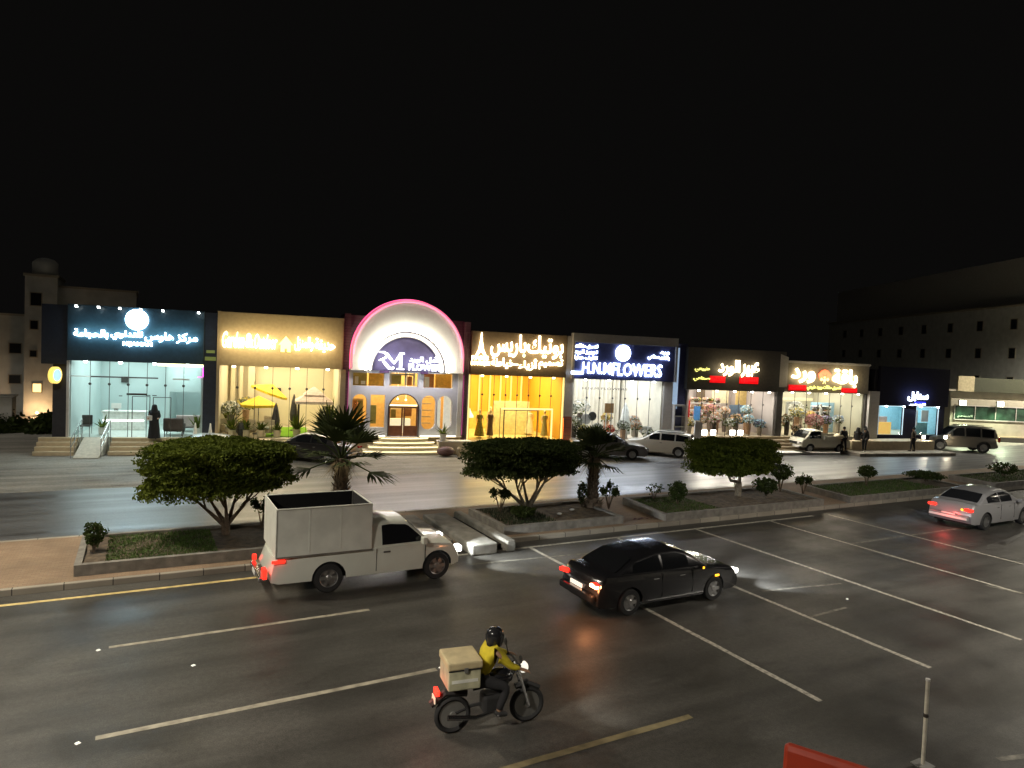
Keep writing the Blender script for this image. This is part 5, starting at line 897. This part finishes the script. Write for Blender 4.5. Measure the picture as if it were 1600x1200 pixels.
    for x in wheels:
        for s in (1, -1): wheel(e, x, s*(W/2-.13), r, .2, s)
    return e, dict(hw=hw, side=side_y, hl=hl)
def part_box(e, nm, m, x0,y0,z0,x1,y1,z1, bevel=.02, rz=0):
    b = MB(); b.box(x0-(x0+x1)/2, y0-(y0+y1)/2, z0-(z0+z1)/2, x1-(x0+x1)/2, y1-(y0+y1)/2, z1-(z0+z1)/2); o = b.build(nm, m, e, bevel=bevel); o.location = ((x0+x1)/2, (y0+y1)/2, (z0+z1)/2); o.rotation_euler = (0,0,rz); return o
# --- white pickup with cargo box (faces +X)
WP = paint('white_paint', (.7,.72,.64), .4)
e, g = vehicle('pickup_truck', (5.16,17.3,0), 0, 'white pickup carrying a tall open topped white cargo box, passing the median', 'pickup', WP, 5.05, 1.72,
    [(-2.52,.62),(-2.46,.95),(0,1.0),(1.35,1.02),(1.5,1.0),(2.2,.93),(2.42,.8),(2.52,.55)], [(-.02,1.0),(.06,1.58),(.5,1.62),(.95,1.58),(1.62,1.0)], (-1.05,1.78), .36, [(.28,1.35)], (1.02,1.58), (None,None), taper=.08, sill=.34)
b = MB(); x0, x1, z1 = -2.32, -.02, 2.14; y0 = .88
b.box(x0,-y0,1.0,x1,-y0+.04,z1); b.box(x0,y0-.04,1.0,x1,y0,z1); b.box(x0,-y0+.04,1.0,x0+.04,y0-.04,z1); b.box(x1-.04,-y0+.04,1.0,x1,y0-.04,z1); b.box(x0+.04,-y0+.04,1.03,x1-.04,y0-.04,1.08)
cb = b.build('cargo_box', mat('box_paint', (.74,.75,.68), .6, var=.1, scale=2.5), e, bevel=.012)
b = MB(); b.box(x0+.06,-y0+.042,1.09,x1-.06,-y0+.046,z1-.02); b.box(x0+.06,y0-.046,1.09,x1-.06,y0-.042,z1-.02); b.box(x0+.042,-y0+.05,1.09,x0+.046,y0-.05,z1-.02); b.box(x1-.046,-y0+.05,1.09,x1-.042,y0-.05,z1-.02); b.box(x0+.05,-y0+.05,1.082,x1-.05,y0-.05,1.088); b.build('lining', mat('lining', (.015,.015,.016), .9), cb)  # near-black sheets put the shade inside the open box into colour
b = MB(); b.box(x0,-y0-.012,.97,x1,-y0+.02,1.0); b.build('bed_rail', MATS['kerb_dark'], e)
b = MB(); b.tube([(x0+.02,-y0-.015,z1),(x1-.02,-y0-.015,z1)], .02, 6); b.tube([(x0,-y0-.012,1.0),(x0,-y0-.012,z1)], .018, 6); b.build('edge_trim', MATS['box_paint'], cb)
for s in (1,-1):
    part_box(e,'tail_light',TL,-2.6,s*.78-(.12 if s < 0 else .05),.52,-2.5,s*.78+(.12 if s < 0 else .05),.76 if s < 0 else .66); part_box(e,'head_light',HL,2.36,s*.66-.13,.66,2.5,s*.66+.13,.82,.03)
part_box(e,'side_light',TL,-2.4,-.875,.86,-2.1,-.845,.93,.005)
for x_ in (.12,1.42): part_box(e,'door_seam',MATS['underbody'],x_-.006,-.866,.42,x_+.006,-.852,.98,.001)
for x_ in (-1.55,-.8): part_box(cb,'panel_rib',MATS['box_paint'],x_-.02,-.89,1.02,x_+.02,-.879,2.12,.004)
part_box(e,'mirror',WP,1.28,-1.06,1.02,1.4,-.86,1.2); part_box(e,'door_handle',MATS['chrome'],.3,-.868,.86,.48,-.85,.9,.005); part_box(e,'bumper',MATS['chrome'],-2.66,-.7,.4,-2.52,.7,.52); part_box(e,'number_plate',MATS['white_wall'],-2.68,-.2,.42,-2.662,.2,.52,.003)
lamp('head_bulb','SPOT',(2.6,-.5,.75),650,(.95,1,1),e,spot=R(60),rot=(R(78),0,R(-90)),radius=.05); lamp('head_bulb','SPOT',(2.6,.6,.75),650,(.95,1,1),e,spot=R(60),rot=(R(78),0,R(-90)),radius=.05)
# --- black sedan
BP = paint('black_paint', (.012,.012,.014), .22)
SED_TOP = [(-2.45,.6),(-2.38,.9),(-2.2,1.0),(-1.6,1.01),(1.0,.98),(1.2,.95),(2.1,.83),(2.35,.7),(2.45,.5)]
SED_GH = [(-1.85,1.0),(-1.2,1.34),(-.5,1.45),(.15,1.46),(.45,1.38),(1.2,.96)]
def sedan(loc, rz, lb, pm, plit=True, brake=2, L=4.9):
    e, g = vehicle('sedan', loc, rz, lb, 'car', pm, L, 1.82, SED_TOP, SED_GH, (-1.42,1.4), .33, [(-1.3,-.42),(-.34,.5)], (.5,1.14), (-1.78,-1.22), tumble=.66)
    for s in (1,-1):
        part_box(e,'tail_light',TL if plit else TD,-2.43,s*.68-.16,.75,-2.28,s*.68+.14,.85,.03,rz=s*.25); part_box(e,'head_light',HL if plit else MATS['chrome'],2.18,s*.64-.17,.62,2.36,s*.64+.14,.74,.03,rz=-s*.35)
        part_box(e,'mirror',pm,.72,s*1.0-.1,.98,.86,s*1.0+.08,1.1,.03)
        for x in (-.45,.42): part_box(e,'door_handle',MATS['chrome'],x-.25,s*.885-.01,.82,x-.08,s*.885+.01,.845,.003)
    for s in (1,-1):
        for x in (-.42,.6): part_box(e,'door_seam',MATS['underbody'],x-.006,s*.905-.006,.36,x+.006,s*.905+.006,.95,.001)
    part_box(e,'number_plate',MATS['white_wall'],-2.475,-.25,.5,-2.455,.25,.6,.003); part_box(e,'rear_bumper',pm,-2.5,-.72,.38,-2.35,.72,.56,.04); part_box(e,'grille',MATS['plastic'],2.38,-.45,.45,2.46,.45,.62,.02)
    return e
e = sedan((11.5,13.3,0), 0, 'black sedan with lit lamps crossing the white bay lines', BP)
e.scale = (.94,.96,.95)
part_box(e,'amber_lamp',TA,1.42,-.90,.66,1.55,-.872,.71,.005); part_box(e,'amber_lamp',TA,.74,-1.10,1.0,.8,-1.085,1.06,.005); part_box(e,'rear_indicator',emit('orange_brake',(1,.45,.2),16),-2.46,-.84,.76,-2.30,-.56,.84,.02); part_box(e,'chrome_strip',MATS['chrome'],-.9,-.905,.3,1.0,-.885,.325,.004); part_box(e,'plate_lamp_panel',emit('plate_lit',(1,.9,.75),1.0),-2.47,-.25,.62,-2.44,.25,.72,.004)
lamp('brake_glow','POINT',(-2.6,-.75,.7),22,(1,.35,.12),e,radius=.1)
for y in (-.6,.6): lamp('head_bulb','SPOT',(2.55,y,.68),750,(.9,.95,1),e,spot=R(55),rot=(R(80),0,R(-90)),radius=.05)
e = sedan((30.2,15.1,0), R(1), 'silver grey sedan with red tail lights at the right edge', paint('silver_paint', (.33,.33,.34), .3, .3))
part_box(e,'amber_lamp',TA,-2.46,-.52,.77,-2.43,-.45,.83,.004); lamp('tail_glow','POINT',(-2.9,-.1,.6),14,(1,.1,.08),e,radius=.1); part_box(e,'bumper_strip',MATS['white_wall'],-2.52,-.7,.42,-2.49,.7,.5,.006)
for y in (-.6,.6): lamp('head_bulb','SPOT',(2.55,y,.68),250,(.9,.95,1),e,spot=R(55),rot=(R(80),0,R(-90)),radius=.05)
sedan((25.0,33.6,0), R(-28), 'dark grey sedan parked nose right behind the second palm, left of the white wagon', paint('dull_paint', (.16,.15,.14), .35), False)
sedan((8.0,36.3,0), R(135), 'black sedan parked behind the tall palm in front of the garden shop', paint('dusky_paint', (.02,.018,.018), .3), False)
sedan((2.75,36.2,0), R(178), 'pale blue white sedan mostly hidden by the largest tree', paint('pale_blue_paint', (.6,.68,.72), .3), False)
# --- white wagon
e, g = vehicle('station_wagon', (29.3,33.8,0), R(130), 'white station wagon parked facing left between the second palm and the round tree', 'car', paint('cream_paint', (.62,.58,.5), .3), 4.5, 1.76,
    [(-2.25,.55),(-2.2,.98),(.9,.98),(1.05,.96),(1.9,.86),(2.15,.7),(2.25,.5)], [(-2.18,.98),(-1.95,1.4),(-1.2,1.5),(.0,1.5),(.3,1.44),(1.1,.96)], (-1.3,1.35), .32, [(-1.85,-1.1),(-1.02,-.2),(-.1,.55)], (.36,1.04), (-2.15,-1.97), tumble=.7)
for s in (1,-1): part_box(e,'tail_light',TD,-2.27,s*.7-.08,.8,-2.17,s*.7+.08,1.1); part_box(e,'head_light',MATS['chrome'],1.98,s*.6-.17,.62,2.18,s*.6+.14,.74,.03); part_box(e,'mirror',MATS['cream_paint'],.7,s*.98-.08,.98,.82,s*.98+.08,1.1,.03)
part_box(e,'roof_rail',MATS['galv'],-1.6,-.62,1.5,.1,-.58,1.56,.01); part_box(e,'roof_rail',MATS['galv'],-1.6,.58,1.5,.1,.62,1.56,.01); part_box(e,'door_handle',MATS['chrome'],-.3,.865,.84,-.12,.885,.87,.003)
# --- SUV
e, g = vehicle('suv', (56.3,30.3,0), R(180-40), 'large dark SUV parked facing left in front of the far shops at right', 'car', paint('bronze_paint', (.2,.18,.15), .3, .3), 4.95, 1.98,
    [(-2.47,.6),(-2.42,1.12),(1.0,1.13),(1.2,1.1),(2.1,1.02),(2.38,.85),(2.47,.55)], [(-2.4,1.12),(-2.2,1.78),(-1.2,1.88),(.1,1.87),(.35,1.8),(1.15,1.12)], (-1.42,1.43), .4, [(-2.1,-1.3),(-1.2,-.25),(-.15,.6)], (.42,1.1), (-2.37,-2.22), sill=.36, tumble=.72)
e.scale = (1.06,1.0,1.03)
for s in (1,-1): part_box(e,'tail_light',TD,-2.5,s*.8-.1,.85,-2.38,s*.8+.08,1.2); part_box(e,'head_light',emit('soft_head',(1,.95,.8),.8),2.2,s*.72-.18,.78,2.38,s*.72+.16,.95,.03); part_box(e,'mirror',MATS['bronze_paint'],.8,s*1.1-.1,1.1,.92,s*1.1+.08,1.28,.03); part_box(e,'roof_rail',MATS['chrome'],-2.0,s*.68-.02,1.88,.1,s*.68+.02,1.94,.01)
part_box(e,'grille',MATS['chrome'],2.36,-.45,.62,2.46,.45,.85,.02)
# --- small flatbed pickup
TP = paint('beige_paint', (.85,.8,.64), .45)
e, g = vehicle('pickup_truck', (42.5,32.2,0), R(180-12), 'small cream coloured old pickup with low bed, facing left before the emblem signed shop', 'pickup', TP, 4.4, 1.65,
    [(-2.2,.6),(-2.18,.98),(.18,.98),(.25,1.0),(1.5,1.02),(1.95,.98),(2.15,.85),(2.2,.5)], [(.2,.98),(.26,1.55),(.6,1.62),(1.2,1.58),(1.75,1.0)], (-1.15,1.35), .32, [(.42,1.42)], (1.26,1.72), (.2,.25), taper=.05, sill=.42)
b = MB(); b.box(-2.1,-.72,.99,.15,.72,1.012); b.build('bed_floor', MATS['underbody'], e)
for s in (1,-1): part_box(e,'head_light',MATS['white_wall'],2.08,s*.6-.12,.66,2.22,s*.6+.12,.82,.02); part_box(e,'bed_side',TP,-2.15,s*.8-.02,.96,.15,s*.8+.02,1.22,.01); part_box(e,'mirror',MATS['plastic'],1.45,s*.95-.07,1.05,1.55,s*.95+.07,1.25,.02)
part_box(e,'bumper',MATS['white_wall'],2.16,-.75,.42,2.28,.75,.54,.02); part_box(e,'grille',MATS['plastic'],2.19,-.45,.62,2.24,.45,.8,.01)
b = MB(); b.ball((0,0,.2), .4, 10, sz=.55, sx=1.4); o = b.build('sack', MATS['cream_wall'], smooth=True); o.location = (43.6,31.3,.99); tag(o, 'pale bulging sack lying on the bed of the small cream pickup', 'sack')

# ================================================================== PEOPLE
mat('skin', (.35,.2,.12), .6, var=.05); mat('black_cloth', (.012,.012,.014), .85); mat('hair', (.015,.012,.01), .8)
def skinned(name, verts, edges, radii, m, parent, sub=2):
    me = bpy.data.meshes.new(name); me.from_pydata(verts, edges, []); o = bpy.data.objects.new(name, me); C.objects.link(o); bm = bmesh.new(); bm.from_mesh(me); sl = bm.verts.layers.skin.verify()
    for v, r in zip(bm.verts, radii): v[sl].radius = (r if isinstance(r, tuple) else (r, r)); v[sl].use_root = (v.index == 0)
    bm.to_mesh(me); bm.free(); o.modifiers.new('s', 'SKIN').use_smooth_shade = True; s = o.modifiers.new('u', 'SUBSURF'); s.levels = s.render_levels = sub
    bpy.context.view_layer.update(); evalmesh(o); o.data.materials.clear(); o.data.materials.append(m)
    for p in o.data.polygons: p.use_smooth = True
    o.parent = parent; return o
def person(name, loc, rz, lb, J, top, legs, head=True, group=None, skirt=None, hood=False, scale=1, helmet=False):
    """J: joint dict. pelvis, chest, neck, head, and for L/R: shoulder, elbow, wrist, hip, knee, ankle, toe"""
    e = empty(name, loc, rz, lb, 'person', group); e.scale = (scale,)*3
    V, E, Rr = [], [], []
    def add(p, r, par=None):
        V.append(tuple(p)); Rr.append(r)
        if par is not None: E.append((par, len(V)-1))
        return len(V)-1
    pel = add(J['pelvis'], (.15,.11)); P_ = Vector(J['pelvis']); Ch = Vector(J['chest']); w_ = add(P_.lerp(Ch,.45), (.125,.095), pel); ch = add(Ch, (.1,.07), w_); nk = add(J['neck'], .06, ch); hd0 = Vector(J['head']); 
    h1 = add(hd0+Vector((0,0,-.05)), (.078,.075), nk); h2 = add(hd0+Vector((0,0,.06)), (.085,.08), h1); add(hd0+Vector((0,0,.12)), .055, h2)
    for s in 'LR':
        sh = add(J['sh'+s], .045, ch); el = add(J['el'+s], .036, sh); wr = add(J['wr'+s], .028, el); wv = Vector(J['wr'+s]); dv = (wv-Vector(J['el'+s])).normalized(); pm = add(wv+dv*.07, (.035,.022), wr)
        side = Vector((dv.y,-dv.x,0)); side = side.normalized() if side.length > .01 else Vector((1,0,0))
        for k in range(4):
            r0 = wv+dv*.09+side*(k-1.5)*.02; a = add(r0, .0095, pm); m_ = add(r0+dv*(.035-.004*abs(k-1)), .009, a); add(r0+dv*.05+Vector((0,0,-.02)), .007, m_)
        t0 = add(wv+dv*.035+side*.04, .011, wr); add(wv+dv*.065+side*.055+Vector((0,0,-.01)), .009, t0)
        hp = add(J['hp'+s], .095, pel); kn = add(J['kn'+s], .065, hp); an = add(J['an'+s], .042, kn); add(J['to'+s], .035, an)
    body = skinned('body', V, E, Rr, MATS['skin'], e, 1)
    # clothing: torso+sleeves, trousers
    V2, E2, R2 = [], [], []
    def a2(p, r, par=None):
        V2.append(tuple(p)); R2.append(r)
        if par is not None: E2.append((par, len(V2)-1))
        return len(V2)-1
    p = a2(P_+Vector((0,0,-.02)), (.175,.135)); w2 = a2(P_.lerp(Ch,.45), (.155,.125), p); c2 = a2(Ch, (.2,.16), w2); a2(Vector(J['neck'])-Vector((0,0,.03)), .075, c2)
    for s in 'LR': sh = a2(J['sh'+s], .1, c2); el = a2(J['el'+s], .06, sh); a2(Vector(J['el'+s]).lerp(Vector(J['wr'+s]),.85), .045, el)
    skinned('shirt', V2, E2, R2, top, e, 1)
    V2, E2, R2 = [], [], []; p = a2(P_, (.165,.125))
    for s in 'LR': hp = a2(J['hp'+s], .115, p); kn = a2(J['kn'+s], .082, hp); a2(Vector(J['kn'+s]).lerp(Vector(J['an'+s]),.95), .058, kn)
    skinned('trousers', V2, E2, R2, legs, e, 1)
    for s in 'LR':
        b = MB(); a_, t_ = Vector(J['an'+s]), Vector(J['to'+s]); b.tube([a_+(a_-t_)*.25, a_+Vector((0,0,-.02)), t_, t_+(t_-a_)*.3], [.035,.055,.045,.03], 8); b.build('shoe', MATS['plastic'], e, smooth=True)
    if skirt:
        b = MB(); b.lathe([(.30,.03),(.27,.4),(.22,.85),(.2,1.15),(.23,1.38),(.1,1.5)], n=14); b.build('robe', skirt, e, smooth=True)
    hh = MB(); c_ = hd0+Vector((0,0,.05))
    if helmet:
        hh.lathe([(.125,-.1),(.145,-.02),(.148,.06),(.13,.13),(.08,.175),(.0,.185)], tuple(c_-Vector((.01,0,.02))), 18); hm = hh.build('helmet', mat('helmet', (.02,.02,.022), .15), e, smooth=True)
        v_ = MB(); v_.loft([[(c_.x+.10,y,c_.z-.07),(c_.x+.125,y,c_.z-.04),(c_.x+.14,y,c_.z+.03),(c_.x+.12,y,c_.z+.06)] for y in (-.09,-.05,0,.05,.09)], caps=True); v_.build('visor', mat('visor', (.7,.7,.7), .1, .6), hm)
    elif hood:
        hh.lathe([(.19,-.22),(.15,-.08),(.125,.05),(.10,.13),(.0,.16)], tuple(c_), 14); hh.build('scarf', skirt or MATS['black_cloth'], e, smooth=True)
    else:
        hh.ball(tuple(c_+Vector((-.015,0,.03))), .105, 10, sz=.95); hh.build('hair', MATS['hair'], e, smooth=True)
    f = MB(); fx = c_.x+.075; f.ball((fx+.012,0,c_.z-.045), .014, 6, sz=1.6); f.build('nose', MATS['skin'], e)
    for s in (1,-1): f = MB(); f.ball((fx,s*.03,c_.z-.015), .011, 6); f.build('eye', MATS['hair'], e)
    f = MB(); f.box(fx-.005,-.022,c_.z-.092,fx+.008,.022,c_.z-.084); f.build('mouth', mat('lips', (.3,.12,.1), .6), e)
    return e
def stand(sp=.1, arm=.0, step=.1, fwd=0.):
    J = dict(pelvis=(0,0,.94), chest=(.0,0,1.3), neck=(.0,0,1.46), head=(.02,0,1.58))
    for s, k in (('L',1),('R',-1)): J.update({'sh'+s:(0,k*.19,1.4),'el'+s:(-.02+fwd*.5,k*.25,1.12),'wr'+s:(.06+arm+fwd,k*.23,.88+arm),'hp'+s:(0,k*.095,.9),'kn'+s:(.03+k*step*.5,k*.1,.5),'an'+s:(k*step,k*.1,.08),'to'+s:(k*step+.13,k*.11,.04)})
    return J
BK = MATS['black_cloth']; GRP = 'people by the small pickup'
def onf(x, y, z=0): return (x, y, z)
person('person', onf(46.0,31.6), R(200), 'person in long black robe standing right behind the tail of the small cream pickup', stand(), BK, BK, skirt=BK, hood=True, group=GRP)
person('person', onf(47.6,32.1,.0), R(150), 'person in dark robe with pale bag, right of the one at the pickup tail', stand(arm=.15), BK, BK, skirt=BK, hood=True, group=GRP)
person('person', tuple(F(47.9,-1.9,.17)), R(250), 'person in dark jacket on the terrace, seen over the cab of the small pickup', stand(step=.15), BK, BK, group=GRP)
person('person', tuple(F(49.7,-2.0,.17)), R(200), 'person in dark clothes on the terrace, seen over the bed of the small pickup', stand(step=.12), BK, BK, group=GRP, scale=.95)
person('person', tuple(F(54.0,-2.2,.2)), R(100), 'person in brown clothes on the far terrace between white pillars and SUV', stand(), mat('brown_cloth', (.09,.07,.05), .9), BK, group='people at the far terrace')
e = person('person', tuple(F(4.05,-.55,.8)), R(260), 'person in black coat holding a white bag at the door of the teal shop', stand(arm=.2), BK, BK, skirt=BK, hood=True)
b = MB(); b.box(-.16,-.05,-.1,.1,.08,.16); o = b.build('carrier_bag', MATS['white_wall'], bevel=.02); o.location = F(3.88,-.72,1.86); tag(o, 'white bag held by the person at the door of the teal shop', 'bag')
# seated rider
RJ = dict(pelvis=(-.18,0,.86), chest=(-.02,0,1.22), neck=(.03,0,1.33), head=(.06,0,1.42))
for s, k in (('L',1),('R',-1)): RJ.update({'sh'+s:(.02,k*.19,1.32),'el'+s:(.24,k*.28,1.1),'wr'+s:(.42,k*.31,1.04),'hp'+s:(-.16,k*.1,.84),'kn'+s:(.24,k*.2,.72),'an'+s:(.08,k*.2,.34),'to'+s:(.2,k*.21,.3)})
MX, MY, MR = 5.02, 9.52, R(-8)
YV = mat('yellow_shirt', (.6,.48,.02), .8, var=.12, scale=9)
rider = person('person', (MX-.02,MY,.0), MR, 'motorcycle rider in yellow shirt and black helmet', RJ, YV, mat('dark_trousers', (.02,.02,.022), .9), helmet=True)
# motorcycle
e = empty('motorcycle', (MX,MY,0), MR, 'dark delivery motorcycle in the foreground lane', 'motorcycle')
def mwheel(x, r):
    b = MB(); n = 26; rings = []
    for k in range(n+1):
        a = 2*math.pi*k/n; c_ = Vector((math.cos(a)*(r-.045), 0, math.sin(a)*(r-.045))); u = Vector((math.cos(a),0,math.sin(a))); rings.append([c_+u*.045*math.cos(t*math.pi/4)+Vector((0,.05,0))*math.sin(t*math.pi/4) for t in range(8)])
    b.loft(rings, caps=False); t = b.build('wheel', MATS['tyre'], e, smooth=True); t.location = (x,0,r)
    b = MB(); b.lathe([(.05,-.04),(.05,.04)], n=12, axis='y'); b.lathe([(r-.085,-.015),(r-.07,.0),(r-.085,.015)], n=24, axis='y')
    for k in range(10): a = k*math.pi/5; b.tube([(0,0,0),((r-.08)*math.cos(a),0,(r-.08)*math.sin(a))], .008, 4)
    b.build('rim', MATS['galv'], t)
mwheel(-.62,.3); mwheel(.64,.3)
b = MB(); b.tube([(.64,-.09,.3),(.5,-.09,.72),(.4,-.07,1.0)], .022, 6); b.tube([(.64,.09,.3),(.5,.09,.72),(.4,.07,1.0)], .022, 6); b.build('fork', MATS['chrome'], e)
b = MB(); b.tube([(.42,0,.92),(.1,0,.42),(-.3,0,.4),(-.62,0,.3)], .03, 8); b.tube([(.42,0,.9),(-.1,0,.72),(-.75,0,.78)], .025, 8); b.build('frame', MATS['plastic'], e)
part_box(e,'engine',MATS['plastic'],-.15,-.14,.28,.2,.14,.58,.05); b = MB(); b.ball((.13,0,.82), .17, 10, sz=.8, sx=1.5); b.build('fuel_tank', BP, e, smooth=True); part_box(e,'seat',MATS['plastic'],-.62,-.14,.74,-.02,.14,.84,.04)
b = MB(); b.tube([(.3,-.36,1.04),(.42,-.2,1.04),(.44,0,1.0),(.42,.2,1.04),(.3,.36,1.04)], .016, 6); b.build('handlebar', MATS['plastic'], e)
for s in (1,-1): b = MB(); b.tube([(.38,s*.26,1.05),(.36,s*.34,1.2)], .01, 5); b.lathe([(.01,0),(.06,.0),(.06,.015)], (.35,s*.35,1.22), 10, 'x'); b.build('mirror', MATS['plastic'], e)
b = MB(); b.tube([(.1,-.16,.35),(-.3,-.2,.3),(-.75,-.2,.36)], [.025,.035,.045], 8); b.build('exhaust', MATS['chrome'], e, smooth=True)
b = MB(); b.lathe([(.02,.0),(.09,.02),(.09,.08),(.05,.12)], (.5,0,.92), 14, 'x'); b.build('head_light', emit('moto_head', (1,.95,.8), 1), e); b = MB(); b.tube([(.42,-.01,.62),(.62,0,.66),(.84,0,.55)], .05, 6); b.build('front_fender', MATS['plastic'], e); b = MB(); b.tube([(-.4,0,.62),(-.75,0,.66),(-.98,0,.5)], .06, 6); b.build('rear_fender', MATS['plastic'], e)
part_box(e,'tail_light',emit('moto_tail', (1,.02,.01), 5),-.92,-.09,.66,-.86,.09,.74,.01); part_box(e,'number_plate',emit('plate_glow', (1,.85,.6), .5),-.94,-.09,.54,-.925,.09,.64,.003)
for s in (1,-1): b = MB(); b.tube([(.05,s*.12,.33),(.06,s*.28,.31)], .014, 5); b.build('footrest', MATS['chrome'], e)
lamp('tail_glow','POINT',(-1.05,0,.7),3,(1,.1,.05),e,radius=.05); lamp('head_bulb','SPOT',(.68,0,.95),120,(1,.95,.85),e,spot=R(60),rot=(R(72),0,R(-90)),radius=.04)
t = empty('delivery_box', (MX-.48*math.cos(MR),MY-.48*math.sin(MR),.80), MR, 'beige delivery box strapped behind the rider', 'box')
BX = mat('beige_box', (.5,.48,.32), .7, var=.3, scale=5); boxpart(t, 'body', BX, (-.3,-.27,0,.22,.27,.32), bevel=.02); boxpart(t, 'lid', mat('beige_lid', (.58,.48,.28), .7), (-.32,-.29,.325,.24,.29,.45), bevel=.025); boxpart(t, 'strap', 'plastic', (-.305,-.28,.31,.225,-.274,.33)); boxpart(t, 'reflective_strip', mat('strip_refl', (.8,.8,.72), .3), (-.25,-.274,.12,.17,-.2715,.17)); boxpart(t, 'latch', 'galv', (-.06,-.3,.28,-.0,-.2725,.36))
# ================================================================== FOREGROUND
t = empty('plastic_barrier', (7.63,6.0,0), math.atan2(-.69,.39), 'red plastic road barrier at the bottom edge of the photo', 'barrier'); b = MB()
prof = [(-.22,0),(-.22,.2),(-.09,.5),(-.07,.93),(-.04,1.0),(.04,1.0),(.07,.93),(.09,.5),(.22,.2),(.22,0)]
b.loft([[(x, p[0]*(.6 if x in (0,1.9) else 1), p[1]-(.03 if x in (0,1.9) else 0)) for p in prof] for x in (0,.05,.75,.78,1.1,1.13,1.85,1.9)]); b.build('body', mat('red_plastic', (.35,.035,.012), .45, var=.2, scale=3), t, bevel=.015)
for x in (.4,1.4): b = MB(); b.box(x-.12,-.25,0,x+.12,.25,.12); b.build('foot', MATS['red_plastic'], t, bevel=.02)
t = empty('steel_post', (10.62,5.87,0), 0, 'thin pale steel post standing near the bottom right edge', 'post'); b = MB(); b.tube([(0,0,0),(-.02,0,1.32)], .028, 10); b.build('post', mat('post_paint', (.75,.72,.6), .4, var=.2, scale=8), t, smooth=True); boxpart(t, 'base_plate', 'galv', (-.12,-.12,0,.12,.12,.015)); b = MB(); b.lathe([(.03,.75),(.04,.76),(.04,.8),(.03,.81)], (-.012,0,0), 10); b.build('collar', MATS['frame_dark'], t); b = MB(); b.lathe([(.028,1.31),(.034,1.32),(.034,1.35),(.0,1.36)], (-.02,0,0), 10); b.build('cap', MATS['white_wall'], t)
t = empty('kiosk', (-8.1,50.2,0), 0, 'white panel of a small kiosk cut by the left edge of the photo', 'kiosk'); boxpart(t, 'wall', 'white_wall', (0,0,0,1.35,1.5,2.1), bevel=.02); boxpart(t, 'roof', 'galv', (-.1,-.1,2.1,1.45,1.6,2.18))
